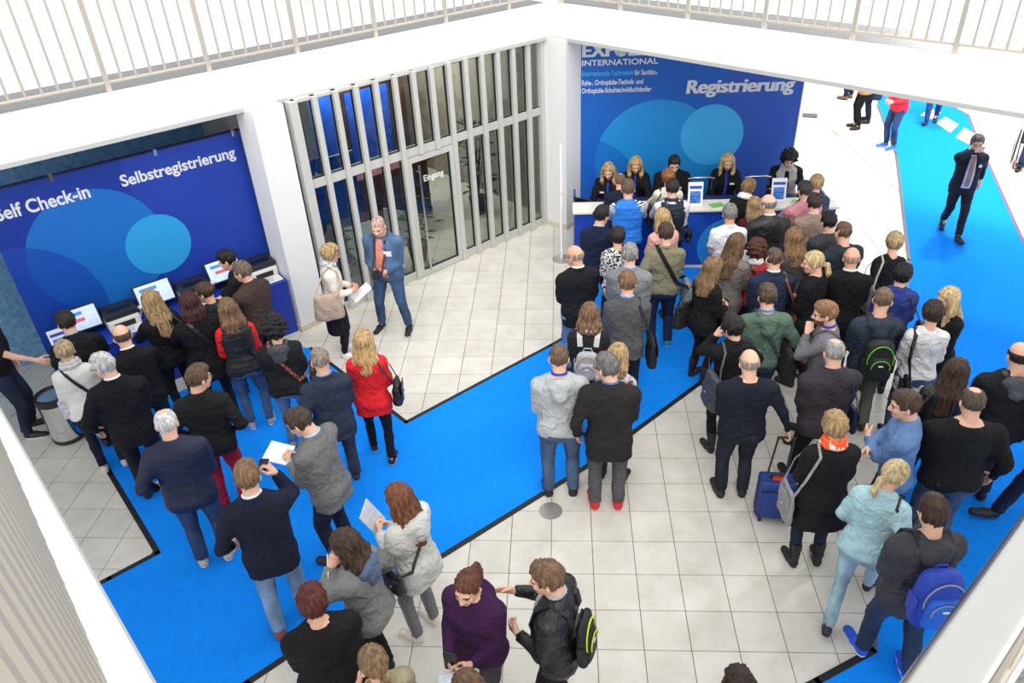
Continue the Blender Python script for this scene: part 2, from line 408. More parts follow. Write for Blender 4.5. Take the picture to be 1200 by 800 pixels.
gk = MB().box((x0+.07, -.03, .10), (x0+.085, .0, ZT0-.09)).box((x1-.085, -.03, .10), (x1-.07, .0, ZT0-.09)).box((x0+.07, -.03, .10), (x1-.07, 0, .118)).box((x0+.07, -.03, ZT0-.105), (x1-.07, 0, ZT0-.09)); gk.build('gasket', M_ALUD, dr)
hd = MB().tube([(x0+.14, -.13, .12), (x0+.14, -.13, ZT0-.12)], .016, 12).tube([(x0+.14, -.13, .2), (x0+.14, -.03, .2)], .01, 8).tube([(x0+.14, -.13, 1.7), (x0+.14, -.03, 1.7)], .01, 8)
hd.build('pull_handle', M_STEEL, dr, True)
f3 = lambda s, z, o=0.: np.array([fa[0]+fd[0]*s+fn[0]*o, fa[1]+fd[1]*s+fn[1]*o, z])
t_ = text('Eingang', f3(x0+.27, 1.50, -.0145), (*fd, 0), (0, 0, 1), .095, .36, M_PAPER, None, bold=.008, depth=.0012)
t_.parent = dr; t_.matrix_parent_inverse = dr.matrix_basis.inverted()
t_['label'] = 'white Eingang lettering on the glass'

# room behind the glass: panels, plants, counter, back wall
M_BLUE = mat('panel_blue', (18, 70, 176), .45)
M_BROWN = mat('red_brown_wood', (92, 48, 34), .5, var=.15, vscale=3)
bw = [f3(-1.5, 0, 4.3), f3(FL+2.5, 0, 4.3)]
def wall_between(a, b, th, h, nm, material, z0=0):
    d = (b-a)[:2]/np.linalg.norm((b-a)[:2]); n = np.array([-d[1], d[0]])*th
    return struct(nm, MB().prism([tuple(a[:2]), tuple(b[:2]), tuple(b[:2]+n), tuple(a[:2]+n)], z0, h), material)
wall_between(bw[0], bw[1], .15, ZL, 'wall_entrance_back', mat('dark_lobby_wall', (88, 60, 50), .6, var=.2, vscale=2))
wall_between(f3(FL+.35, 0, .3), f3(FL+.35, 0, 4.3), .12, ZL, 'wall_entrance_right', mat('pale_lobby_wall', (138, 130, 122), .6))
wall_between(f3(-.42, 0, .75), f3(-.5, 0, 4.3), .12, ZL, 'wall_entrance_left', mat('lobby_wall', (156, 160, 160), .6))
def std_panel(s, o, wd, h, lab, arrow=False, colr=None, z0=0.):
    e = empty('display_panel', f3(s, z0, o), math.atan2(fd[1], fd[0])); tag(e, lab, 'panel')
    MB().box((-wd/2, 0, .03), (wd/2, .04, h)).build('board', colr or M_BLUE, e)
    MB().box((-wd/2, -.12, 0), (-wd/2+.05, .16, .03)).build('foot', M_STEEL, e); MB().box((wd/2-.05, -.12, 0), (wd/2, .16, .03)).build('foot', M_STEEL, e)
    if arrow:
        MB().box((-.14, -.006, h-.30), (.12, 0, h-.27)).add([(.14, -.006, h-.285), (.02, -.006, h-.17), (.02, -.006, h-.22), (.085, -.006, h-.285), (.02, -.006, h-.35), (.02, -.006, h-.40), (.14, -.001, h-.285)], [(0, 1, 2, 3), (0, 3, 4, 5)]).build('arrow', M_PAPER, e)
    return e
std_panel(.55, .9, .5, 1.95, 'blue panel with white arrow behind the leftmost panes', True)
std_panel(1.2, 1.2, .40, 1.8, 'blue and white panel behind the second lower pane')
std_panel(3.0, 3.3, .9, 2.0, 'wide blue panel seen through the Eingang door')
std_panel(2.05, 3.2, .5, 2.9, 'tall blue banner behind the upper panes')
e = std_panel(3.35, 3.9, .35, .6, 'small yellow poster high behind the upper panes', False, mat('yellow_print', (235, 200, 20), .5), 2.3)
def plant(loc, h, lab, n=70, seed=1, pot=True):
    rr = random.Random(seed); e = empty('potted_plant', loc); tag(e, lab, 'plant')
    MB().lathe([(.13, 0), (.17, .28), (.18, .30), (.16, .30), (.15, .27)], 16).build('pot', mat('dark_pot', (48, 44, 42), .6), e, True)
    lf = MB(); st = MB()
    for k in range(9):
        an = rr.uniform(0, 6.28); tip = (math.cos(an)*rr.uniform(.05, .28), math.sin(an)*rr.uniform(.05, .28), h*rr.uniform(.7, 1)); st.tube([(0, 0, .25), (tip[0]*.4, tip[1]*.4, h*.5), tip], .008, 5)
    st.build('stem', mat('stem_green', (60, 62, 34), .7), e)
    for k in range(n):
        an = rr.uniform(0, 6.28); z = rr.uniform(.35, h); r0 = rr.uniform(.03, .3); L = rr.uniform(.12, .24); up = rr.uniform(-.3, .6)
        c = Vector((math.cos(an)*r0, math.sin(an)*r0, z)); dd = Vector((math.cos(an), math.sin(an), up)).normalized(); sd = dd.cross(Vector((0, 0, 1))).normalized()*L*.2; nn = sd.cross(dd).normalized()*L*.06
        lf.add([c, c+dd*L*.5+sd+nn, c+dd*L, c+dd*L*.5-sd+nn, c+dd*L*.5-nn], [(0, 4, 1), (4, 2, 1), (0, 3, 4), (4, 3, 2)])
    lf.build('foliage', mat('leaf_green', (44, 74, 34), .5, var=.3, vscale=5), e); e.children[-1]['kind'] = 'stuff'
    return e
plant(f3(.30, 0, .45), 1.5, 'leafy potted plant behind the leftmost lower pane', 90, 2)
plant(f3(.85, 0, 2.6), 2.7, 'tall indoor tree behind the upper left panes', 160, 3)
plant(f3(3.75, 0, 1.2), 1.7, 'potted plant behind the glass right of the door', 80, 4)
plant(f3(1.9, 0, .5), 1.2, 'small potted plant behind the glass left of the door', 60, 5)
e = empty('reception_counter', f3(2.2, 0, 1.9), math.atan2(fd[1], fd[0])); tag(e, 'reddish wooden counter in the room behind the glass door', 'counter')
MB().box((-.9, 0, 0), (1.0, .5, .98)).build('body', M_BROWN, e); MB().box((-.95, -.05, .98), (1.05, .55, 1.02)).build('top', mat('wood_top', (120, 66, 42), .3), e)
MB().box((-.9, -.02, 0), (1.0, 0, .1)).build('plinth', M_ALUD, e)
for k, (s, o_, rz) in enumerate(((1.0, .55, .6), (1.55, .7, -.4))):
    e = empty('chair', f3(s, 0, o_), rz); tag(e, ['white shell chair behind the third lower pane', 'white shell chair behind the fourth lower pane'][k], 'chair', 'white chairs behind the glass')
    MB().bbox((-.22, -.22, .43), (.22, .22, .46), .012).build('seat', M_PAPER, e, True); MB().bbox((-.22, .19, .46), (.22, .22, .84), .012).build('backrest', M_PAPER, e, True)
    for a in (-1, 1):
        for b in (-1, 1): MB().tube([(a*.18, b*.18, .43), (a*.22, b*.22, 0)], .012, 6).build('leg', M_CHROME, e)
M_ADDED_LAMP = mat('added_lamp_white', (255, 236, 200), .5, emit=6.0)  # pendants and their point lights are added to brighten the lobby
for k in range(5):
    e = empty('added_lobby_lamp', f3(1.5+.55*k, 2.45, 2.9), math.atan2(fd[1], fd[0])); tag(e, ['first', 'second', 'third', 'fourth', 'fifth'][k]+' added glowing pendant lamp from the left behind the upper panes', 'lamp', 'added lobby lamps')
    MB().lathe([(.02, .12), (.05, .10), (.13, .02), (.12, .01)], 16).build('shade', M_STEEL, e, True); MB().lathe([(.11, .005), (.11, .012)], 16).build('bulb', M_ADDED_LAMP, e); MB().tube([(0, 0, .12), (0, 0, ZL-2.45)], .006, 6).build('cord', M_ALUD, e)
    pl_ = bpy.data.lights.new('lobby_fill_light', 'POINT'); pl_.energy = 38; pl_.color = (1, .88, .72); pl_.shadow_soft_size = .1; po = bpy.data.objects.new('lobby_fill_light', pl_); C.objects.link(po); po.parent = e; po.location = (0, 0, -.06)
# ------------------------------------------------------------------ printed blue walls and counters
def print_mat(name, base_l, base_r, xsplit, circles, rough=.45):
    """flat printed sheet: blue ground, lighter right part, overlapping circles (x, z, r, colour, alpha)"""
    mt = bpy.data.materials.new(name); mt.use_nodes = True; nt = mt.node_tree; b = nt.nodes['Principled BSDF']; b.inputs['Roughness'].default_value = rough
    N = nt.nodes.new; L = nt.links.new
    tc = N('ShaderNodeTexCoord'); sp = N('ShaderNodeSeparateXYZ'); L(tc.outputs['Object'], sp.inputs[0])
    def M(op, a, bb):
        n = N('ShaderNodeMath'); n.operation = op
        for i, x in enumerate((a, bb)):
            if isinstance(x, (int, float)): n.inputs[i].default_value = x
            else: L(x, n.inputs[i])
        return n.outputs[0]
    def mix(f, a, c):
        n = N('ShaderNodeMixRGB')
        if isinstance(f, float): n.inputs[0].default_value = f
        else: L(f, n.inputs[0])
        for i, x in ((1, a), (2, c)):
            if isinstance(x, tuple): n.inputs[i].default_value = x
            else: L(x, n.inputs[i])
        return n.outputs[0]
    col = mix(M('GREATER_THAN', sp.outputs[0], xsplit), lin(base_l), lin(base_r))
    for (cx, cz, r, c, al) in circles:
        dx = M('SUBTRACT', sp.outputs[0], cx); dz = M('SUBTRACT', sp.outputs[2], cz)
        dd = M('SQRT', M('ADD', M('MULTIPLY', dx, dx), M('MULTIPLY', dz, dz)), 0.)
        col = mix(M('MULTIPLY', M('LESS_THAN', dd, r), al), col, lin(c))
    L(col, b.inputs['Base Color']); return mt
SW, SD, SN = np.array([-3.927, 3.842]), np.array([.754, .657]), np.array([-.657, .754])
S_ANG = math.atan2(SD[1], SD[0])
def s3(s, o, z): q = SW+SD*s+SN*o; return np.array([q[0], q[1], z])
M_SELF = print_mat('self_check_print', (8, 50, 150), (26, 60, 162), -1.45, [(-2.0, 1.753, .768, (18, 104, 190), 1.), (-1.334, 1.612, .393, (40, 152, 214), 1.), (-3.027, 1.164, .927, (8, 66, 168), .75)])
sw = empty('partition_wall', s3(0, 0, 0), S_ANG); tag(sw, 'blue printed partition wall reading Self Check-in Selbstregistrierung', 'partition')
MB().box((-2.955, 0, 0), (0, .06, 2.75)).build('printed_panel', M_SELF, sw)
MB().box((-2.97, -.006, 2.75), (.015, .066, 2.765)).build('top_profile', mat('navy_profile', (14, 18, 70), .5), sw)
M_LET = mat('silver_lettering', (224, 226, 230), .5)
for q, t0 in (((-1.52, 2.44), 1.40), ((-2.86, 2.42), .98)):
    tx = text('Selbstregistrierung' if t0 > 1.2 else 'Self Check-in', s3(q[0], -.001, q[1]), (*SD, 0), (0, 0, 1), .135 if t0 > 1.2 else .15, t0, M_LET, None, bold=.022, depth=.006)
    tx.parent = sw; tx.matrix_parent_inverse = sw.matrix_basis.inverted()
for s_ in (-2.2, -1.05, -.08): MB().box((s_-.02, -.012, 2.70), (s_+.02, .07, 2.772)).build('clip', M_CHROME, sw)
# polished stone wall and ribbed shutter behind
M_STONE = pos_mat('blue_grey_stone', (92, 140, 184), (124, 170, 208), 14, .22)
q0 = on_plane(250, 135, np.append(SW+SN*1.2, 0), np.append(SN, 0)); s_end = float((q0[:2]-SW) @ SD)
wall_between(s3(-7.5, 1.2, 0), s3(s_end, 1.2, 0), .15, ZL, 'wall_stone_left', M_STONE)
rb = empty('roller_shutter', s3(s_end, 1.1, 0), S_ANG); tag(rb, 'grey ribbed metal shutter between stone wall and white column', 'shutter')
for k in range(9): MB().bbox((.012+k*.15, -.03*(k % 2), 0), (.155+k*.15, .05, ZL-.02), .012, seg=1).build('slat', mat('shutter_grey', (150, 154, 156), .4, .5) if k % 2 else mat('shutter_light', (196, 200, 200), .4, .3), rb)
# self check counter
ct = empty('counter', s3(0, 0, 0), S_ANG); tag(ct, 'long blue self check-in counter along the partition wall', 'counter')
MB().box((-2.9, -.53, 0), (-.03, -.01, .80)).build('body', mat('counter_blue', (24, 52, 160), .45), ct)
MB().bbox((-2.92, -.55, .80), (-.02, -.005, .835), .006, seg=1).build('worktop', mat('counter_top_blue', (26, 60, 168), .4), ct)
M_DKPL = mat('dark_plastic', (34, 36, 42), .45); M_LTPL = mat('light_plastic', (222, 222, 216), .5)
def printer(s, o, lab):
    e = empty('badge_printer', s3(s, o, .835), S_ANG); tag(e, lab, 'printer', 'badge printers')
    MB().bbox((-.19, -.16, 0), (.19, .17, .15), .02).build('body', M_LTPL, e, True)
    MB().bbox((-.20, -.14, .15), (.20, .18, .235), .03).build('lid', M_DKPL, e, True)
    MB().box((-.13, -.08, .2352), (.13, .02, .239)).build('lid_recess', mat('near_black', (12, 12, 14), .3), e)
    MB().box((-.12, -.165, .04), (.12, -.158, .11)).build('paper_slot', M_ALUD, e)
    MB().bbox((-.18, -.33, .005), (.18, -.16, .03), .008, seg=1).build('paper_tray', M_LTPL, e)
    MB().box((-.09, -.31, .03), (.07, -.2, .033)).build('badge_sheet', mat('printed_sheet', (190, 196, 214), .6, var=.3, vscale=40), e)
    MB().tube([(.21, 0, .02), (.24, 0, .10), (.24, -.05, .16)], .012, 8).lathe([(.03, .15), (.035, .17), (.02, .19)], 10, Matrix.Translation((.24, -.05, 0))).build('scanner', M_LTPL, e, True)
    return e
printer(-.24, -.20, 'dark lidded badge printer at the right end of the counter')
printer(-1.14, -.20, 'dark lidded badge printer in the middle of the counter')
printer(-2.06, -.20, 'dark lidded badge printer left of the balding man')
M_SCR = mat('screen_lit', (205, 225, 245), .3, var=.12, vscale=9, emit=.08)
def touchscreen(s, o, lab):
    e = empty('touch_screen', s3(s, o, .835), S_ANG); tag(e, lab, 'screen', 'self check-in screens')
    MB().bbox((-.13, -.08, 0), (.13, .10, .02), .008, seg=1).build('base', M_DKPL, e)
    MB().tube([(0, .04, .02), (0, .05, .16)], .022, 10).build('stand', M_DKPL, e)
    Mx = Matrix.Translation((0, .02, .24)) @ Matrix.Rotation(R(-28), 4, 'X')
    MB().bbox((-.23, -.012, -.15), (.23, .03, .15), .01, Mx, seg=1).build('bezel', M_DKPL, e)
    MB().box((-.21, -.016, -.13), (.21, -.012, .13), Mx).build('display', M_SCR, e)
    MB().box((-.16, -.018, .05), (.05, -.0165, .09), Mx).build('window_title', mat('ui_blue', (60, 130, 230), .3, emit=.08), e)
    MB().box((-.12, -.018, -.03), (.06, -.0165, .01), Mx).build('form_field', mat('ui_red', (220, 80, 110), .3, emit=.08), e)
    return e
touchscreen(-1.60, -.17, 'lit touch screen beside the woman with long streaked blonde hair')
touchscreen(-2.50, -.20, 'lit touch screen in front of the dark haired man at the left end')
touchscreen(-.69, -.17, 'lit touch screen hidden behind the man in the brown jacket')
def flyer_stand(loc, rz, lab, wd=.21, h=.30, tilt=15, group=None):
    e = empty('flyer_stand', loc, rz); tag(e, lab, 'flyer stand', group)
    Mx = Matrix.Rotation(R(-tilt), 4, 'X')
    MB().box((-wd/2, 0, 0), (wd/2, .004, h), Mx).build('flyer', M_PAPER, e)
    MB().box((-wd*.36, -.0015, h*.12), (wd*.36, -.0002, h*.62), Mx).build('picture', mat('flyer_blue', (70, 130, 215), .5, var=.5, vscale=30), e)
    MB().box((-wd*.40, -.0015, h*.72), (wd*.40, -.0002, h*.84), Mx).build('headline', mat('flyer_navy', (50, 80, 180), .5), e)
    for k in range(3): MB().box((-wd*.3, -.003, h*(.18+.1*k)), (wd*(.1+.08*k), -.0016, h*(.21+.1*k)), Mx).build('text_line', mat('flyer_text', (25, 55, 150), .5), e)
    MB().box((-wd/2, 0, 0), (wd/2, .12, .006)).build('foot', mat('acrylic', (210, 220, 225), .1, spec=.8), e)
    return e
flyer_stand(s3(-2.78, -.40, .835), S_ANG, 'blue flyer stand at the left end of the self check-in counter')

# registration wall
RW = np.array([.288, 6.9])
M_REG = print_mat('registration_print', (10, 94, 188), (42, 86, 182), 2.52, [(1.443, 1.04, 1.033, (24, 140, 214), 1.), (.156, .446, 1.032, (14, 92, 192), .62), (2.307, 1.469, .502, (60, 172, 236), 1.)])
rw = empty('partition_wall', (RW[0], RW[1], 0)); tag(rw, 'blue printed wall reading Registrierung behind the registration desk', 'partition')
MB().box((0, 0, 0), (3.645, .06, 3.0)).build('printed_panel', M_REG, rw)
MB().box((3.645, 0, 0), (3.66, .06, 3.0)).build('edge_profile', M_PAPER, rw)
MB().box((3.58, .06, 0), (3.66, .9, 3.0)).build('side_panel', M_PAPER, rw)
MB().box((3.66, .3, 0), (3.664, .9, 1.0)).build('side_graphic', M_BLUE, rw)
rtext = lambda b_, x, z, h, wd, mt, bold=.02, shear=0., y=-.006: text(b_, (x, y, z), (1, 0, 0), (0, 0, 1), h, wd, mt, rw, bold=bold, shear=shear, depth=.006)
M_CYAN = mat('cyan_print', (70, 180, 235), .5)
rtext('Registrierung', 1.83, 2.16, .205, 1.66, M_LET, .014, .08); rtext('Registrierung', 1.852, 2.163, .203, 1.66, M_LET, .014, .08, -.009)
rtext('EXP', .187, 2.77, .19, .50, M_LET, .016); rtext('EXP', .207, 2.772, .188, .50, M_LET, .016, 0., -.009)
rtext('LIFE', .90, 2.77, .19, .47, M_LET, .016); rtext('LIFE', .92, 2.772, .188, .47, M_LET, .016, 0., -.009)
MB().lathe([(.02, .0), (.08, .012), (.105, .004), (.105, 0)], 24, frame((.79, -.002, 2.86), (1, 0, 0), (0, 0, 1))).build('globe_emblem', mat('silver_globe', (200, 208, 220), .4, var=.3, vscale=30), rw, True)
rtext('INTERNATIONAL', .187, 2.635, .085, 1.18, M_LET, .018)
rtext('Internationale Fachmesse', .187, 2.478, .078, .80, M_CYAN, .014)
rtext('für Sanitäts-,', 1.01, 2.472, .078, .36, M_LET, .014)
rtext('Reha-, Orthopädie-Technik- und', .187, 2.335, .078, .96, M_LET, .014)
rtext('Orthopädie-Schuhtechnikfachhändler', .187, 2.212, .078, 1.10, M_LET, .014)
# registration desk
M_DESK = print_mat('desk_print', (18, 60, 164), (18, 60, 164), 9., [(1.55, .45, .5, (20, 78, 178), .8), (2.344, .311, .47, (34, 140, 220), 1.), (2.5, .25, .36, (56, 170, 236), 1.)])
dk = empty('registration_desk', (.33, 5.20, 0)); tag(dk, 'long blue registration desk with cream top and circle print', 'desk')
MB().box((0, 0, 0), (3.85, .03, .90)).build('front_panel', M_DESK, dk)
MB().box((0, .03, 0), (.03, .95, .90)).build('side_panel', mat('counter_blue', (24, 52, 160), .45), dk)
MB().box((3.82, .03, 0), (3.85, .95, .90)).build('side_panel', mat('counter_blue', (24, 52, 160), .45), dk)
MB().bbox((-.03, -.04, .90), (3.88, .34, .94), .006, seg=1).build('ledge', mat('cream_top', (226, 222, 208), .4), dk)
MB().bbox((.03, .34, .71), (3.82, .95, .745), .006, seg=1).build('worktop', mat('navy_top', (40, 52, 92), .4), dk)
MB().box((.03, .30, .02), (3.82, .34, .90)).build('back_panel', M_BLUE, dk)
ZD = .94
def laptop(x, y, rz, lab):
    e = empty('laptop', (x, y, .745), rz); tag(e, lab, 'laptop', 'laptops on the registration desk')
    MB().bbox((-.17, -.12, 0), (.17, .12, .018), .005, seg=1).build('base', M_DKPL, e)
    MB().box((-.15, -.08, .0182), (.15, .06, .020)).build('keyboard', mat('near_black', (12, 12, 14), .3), e)
    Mx = Matrix.Translation((0, .12, .015)) @ Matrix.Rotation(R(-18), 4, 'X')
    s_ = MB().bbox((-.17, 0, 0), (.17, .012, .22), .004, Mx, seg=1).build('lid', M_DKPL, e)
    MB().box((-.155, -.002, .015), (.155, 0, .205), Mx).build('display', mat('laptop_screen', (120, 165, 225), .3, emit=.08), s_)
    return e
laptop(.56, 5.78, 2.6, 'open laptop at the left end of the registration desk')
for k, (x, wh) in enumerate(((1.02, 'in front of the leftmost staff woman'), (1.50, 'in front of the second staff woman'), (2.02, 'in front of the staff man'), (2.75, 'in front of the woman with long straight blonde hair'), (3.35, 'left of the woman in the grey vest'))):
    e = empty('keyboard', (x, 5.72, .745), rng.uniform(-.1, .1)); tag(e, 'black keyboard on the registration desk '+wh, 'keyboard', 'keyboards on the registration desk')
    MB().bbox((-.2, -.07, 0), (.2, .07, .022), .006, seg=1).build('case', M_DKPL, e); MB().box((-.185, -.055, .0221), (.185, .055, .027)).build('keys', mat('near_black', (12, 12, 14), .3), e)
flyer_stand((2.13, 5.30, ZD), 0, 'upright blue flyer beside the man in the quilted navy vest', .22, .36, 12, 'upright flyers on the registration desk')
flyer_stand((3.37, 5.38, ZD), 0, 'upright blue flyer between the two staff women at right', .22, .36, 12, 'upright flyers on the registration desk')
for k, (x, y, c, wh) in enumerate(((.48, 5.32, (236, 238, 232), 'pale leaflet pile by the laptop'), (.76, 5.26, (214, 228, 208), 'pale green leaflet pile near the desk corner'), (2.45, 5.28, (120, 185, 90), 'green topped leaflet pile right of the upright flyer'), (2.70, 5.26, (228, 234, 236), 'white leaflet pile at the desk front edge'), (3.66, 5.33, (130, 190, 100), 'green topped leaflet pile right of the second upright flyer'))):
    e = empty('leaflet_pile', (x, y, ZD), rng.uniform(-.4, .4)); tag(e, wh, 'leaflets', 'leaflets on the registration desk')
    for q in range(3):
        o = MB().box((-.10, -.07, .008*q), (.10, .07, .008*q+.007)).build('leaflet', mat('leaflet', c, .6) if q == 2 else M_PAPER, e); o.rotation_euler = (0, 0, rng.uniform(-.15, .15))
# pole at the left of the desk
e = empty('pole', (.13, 5.45, 0)); tag(e, 'slim white pole on a round foot left of the desk', 'pole')
MB().tube([(0, 0, .02), (0, 0, 1.9)], .022, 12).build('shaft', M_PAPER, e, True); MB().tube([(0, 0, 1.1), (0, 0, 1.15)], .028, 12).build('collar', M_LTPL, e, True)
MB().lathe([(.02, .03), (.15, .018), (.15, 0)], 20).build('foot', M_STEEL, e, True)
# chairs behind the desk
def bar_chair(x, y, rz, lab):
    e = empty('chair', (x, y, 0), rz); tag(e, lab, 'chair', 'chairs behind the registration desk')
    MB().bbox((-.20, -.20, .47), (.20, .20, .53), .025).build('seat', mat('black_seat', (24, 26, 34), .6), e, True)
    MB().tube([(-.20, -.20, 1.0), (-.1, -.235, 1.03), (.1, -.235, 1.03), (.20, -.20, 1.0)], .02, 10).build('backrest', M_STEEL, e, True)
    for a in (-1, 1):
        MB().tube([(a*.17, -.19, .50), (a*.17, -.22, 1.02)], .014, 8).build('back_post', M_STEEL, e, True)
        for b in (-1, 1): MB().tube([(a*.17, b*.17, .48), (a*.20, b*.21, 0)], .013, 8).build('leg', M_STEEL, e, True)
    return e
bar_chair(2.36, 6.42, 0, 'steel framed chair left of the woman with long straight blonde hair')
bar_chair(3.25, 6.42, 0, 'steel framed chair left of the woman in the grey vest')
# waste bin at the left
e = empty('waste_bin', (*spot(83, 510)[:2], 0)); e.scale = (1.12, 1.12, 1.08); tag(e, 'chrome pedal bin with black bag beside the left carpet edge', 'bin')
MB().lathe([(.165, 0), (.17, .02), (.17, .05)], 32).build('base_ring', M_DKPL, e, True)
MB().lathe([(.165, .05), (.165, .55), (.17, .56), (.155, .56)], 40).build('body', M_CHROME, e, True)
MB().lathe([(.172, .50), (.176, .53), (.172, .575), (.150, .585), (.14, .55), (.05, .50)], 28).build('bag_liner', mat('bin_bag', (16, 16, 18), .35, bump=.6, bscale=40), e, True)
MB().box((.10, -.20, .36), (.20, -.12, .58), Matrix.Rotation(.3, 4, 'Z')).build('paper_note', mat('note', (214, 214, 226), .6, var=.3, vscale=30), e)
e = MB().bbox((-.16, -.12, 0), (.16, .12, .03), .008, seg=1).build('floor_plate', mat('dark_plate', (70, 74, 84), .5)); e.location = (*spot(949, 136)[:2], 0); e.rotation_euler = (0, 0, -.3)
tag(e, 'small grey plate on the floor right of the registration wall', 'plate')
# ------------------------------------------------------------------ smooth solids: distance fields turned into meshes
class Field:
    def __init__(s, lo, hi, h):
        s.lo = np.asarray(lo, float)-2*h; s.h = h
        s.n = (np.ceil((np.asarray(hi)-s.lo)/h)+3).astype(int)
        s.ax = [s.lo[i]+h*np.arange(s.n[i]) for i in range(3)]
        s.d = np.full(s.n, 1., np.float32)
    def sub(s, lo, hi, pad):
        sl = []; P = []
        for i in range(3):
            a = int(max(0, math.floor((lo[i]-pad-s.lo[i])/s.h))); b = int(min(s.n[i], math.ceil((hi[i]+pad-s.lo[i])/s.h)+1))
            b = max(b, a); sl.append(slice(a, b)); P.append(s.ax[i][a:b])
        return tuple(sl), P[0][:, None, None], P[1][None, :, None], P[2][None, None, :]
    def union(s, sl, v, k):
        a = s.d[sl]
        if k > 0:
            h = np.clip(.5+.5*(a-v)/k, 0, 1); s.d[sl] = a*(1-h)+v*h-k*h*(1-h)
        else: s.d[sl] = np.minimum(a, v)
    def cone(s, a, b, ra, rb, k=.02, cut0=None, cut1=None):
        a = np.asarray(a, float); b = np.asarray(b, float); r = max(ra, rb)
        sl, X, Y, Z = s.sub(np.minimum(a, b)-r, np.maximum(a, b)+r, k+2*s.h)
        d = b-a; L2 = max(d @ d, 1e-9)
        t0 = ((X-a[0])*d[0]+(Y-a[1])*d[1]+(Z-a[2])*d[2])/L2; t = np.clip(t0, 0, 1)
        v = np.sqrt((X-a[0]-t*d[0])**2+(Y-a[1]-t*d[1])**2+(Z-a[2]-t*d[2])**2)-(ra+(rb-ra)*t)
        L = math.sqrt(L2)
        if cut1 is not None: v = np.maximum(v, (t0-1)*L-cut1)
        if cut0 is not None: v = np.maximum(v, -t0*L-cut0)
        s.union(sl, v, k); return s
    def ell(s, c, r, k=.02, Rm=None, carve=False):
        c = np.asarray(c, float); r = np.asarray(r, float); m_ = r.max()
        sl, X, Y, Z = s.sub(c-m_, c+m_, k+2*s.h)
        x, y, z = X-c[0], Y-c[1], Z-c[2]
        if Rm is not None: x, y, z = (Rm[0, 0]*x+Rm[1, 0]*y+Rm[2, 0]*z, Rm[0, 1]*x+Rm[1, 1]*y+Rm[2, 1]*z, Rm[0, 2]*x+Rm[1, 2]*y+Rm[2, 2]*z)
        q = np.sqrt((x/r[0])**2+(y/r[1])**2+(z/r[2])**2); v = (q-1)*r.min()
        if carve: s.d[sl] = np.maximum(s.d[sl], -v)
        else: s.union(sl, v, k)
        return s
    def loft(s, o, Rm, lev, k=.03, n=2.5, round_=.02):
        """stack of superellipses (z, half width, half depth, y shift) in the frame Rm at o"""
        lev = np.array(sorted(lev)); zs = np.linspace(lev[0, 0], lev[-1, 0], 40)
        A, B, Yo = [smooth_interp(zs, lev[:, 0], lev[:, i]) for i in (1, 2, 3)]
        rx = A.max(); ry = (B+abs(Yo)).max(); cs = [np.asarray(o)+Rm @ np.array([sx*rx, sy*ry, z]) for sx in (-1, 1) for sy in (-1, 1) for z in (lev[0, 0], lev[-1, 0])]
        sl, X, Y, Z = s.sub(np.min(cs, 0), np.max(cs, 0), k+2*s.h)
        X, Y, Z = X-o[0], Y-o[1], Z-o[2]
        x = Rm[0, 0]*X+Rm[1, 0]*Y+Rm[2, 0]*Z; y = Rm[0, 1]*X+Rm[1, 1]*Y+Rm[2, 1]*Z; z = Rm[0, 2]*X+Rm[1, 2]*Y+Rm[2, 2]*Z
        a = np.interp(z, zs, A); b = np.interp(z, zs, B); y = y-np.interp(z, zs, Yo)
        q = (np.abs(x/a)**n+np.abs(y/b)**n)**(1/n)
        v = (q-1)*np.minimum(a, b); cap = np.maximum(z-zs[-1], zs[0]-z)
        v = np.maximum(v, cap)
        s.union(sl, v, k); return s
    def mesh(s):
        d = s.d; n = d.shape; ins = d < 0
        c = np.zeros((n[0]-1, n[1]-1, n[2]-1), np.int8)
        for i in (0, 1):
            for j in (0, 1):
                for k in (0, 1): c += ins[i:n[0]-1+i, j:n[1]-1+j, k:n[2]-1+k]
        act = np.argwhere((c > 0) & (c < 8)); idx = -np.ones(c.shape, np.int64); idx[tuple(act.T)] = np.arange(len(act))
        acc = np.zeros((len(act), 3)); cnt = np.zeros(len(act))
        for ax in range(3):
            o1, o2 = [(1, 2), (0, 2), (0, 1)][ax]
            for u in (0, 1):
                for v in (0, 1):
                    p = act.copy(); p[:, o1] += u; p[:, o2] += v; q = p.copy(); q[:, ax] += 1
                    da = d[tuple(p.T)]; db = d[tuple(q.T)]; mm = (da < 0) != (db < 0)
                    t = np.where(mm, da/np.where(mm, da-db, 1), 0)
                    pt = p.astype(float); pt[:, ax] += t
                    acc += pt*mm[:, None]; cnt += mm
        V = s.lo+s.h*acc/cnt[:, None]
        F = []
        for ax in range(3):
            o1, o2 = [(1, 2), (2, 0), (0, 1)][ax]
            a = ins[tuple(slice(0, -1) if i == ax else slice(None) for i in range(3))]; b = ins[tuple(slice(1, None) if i == ax else slice(None) for i in range(3))]
            e = np.argwhere(a != b); ok = (e[:, o1] > 0) & (e[:, o2] > 0) & (e[:, o1] < n[o1]-1) & (e[:, o2] < n[o2]-1); e = e[ok]
            def g(u, v):
                q = e.copy(); q[:, o1] -= u; q[:, o2] -= v; return idx[tuple(q.T)]
            f = np.stack([g(1, 1), g(0, 1), g(0, 0), g(1, 0)], 1); fl = ~a[tuple(e.T)]
            f[fl] = f[fl][:, ::-1]; F.append(f)
        F = np.concatenate(F); F = F[(F >= 0).all(1)]
        return V, F
def smooth_interp(x, xp, fp):
    y = np.interp(x, xp, fp)
    for _ in range(2): y[1:-1] = (y[:-2]+2*y[1:-1]+y[2:])/4
    return y
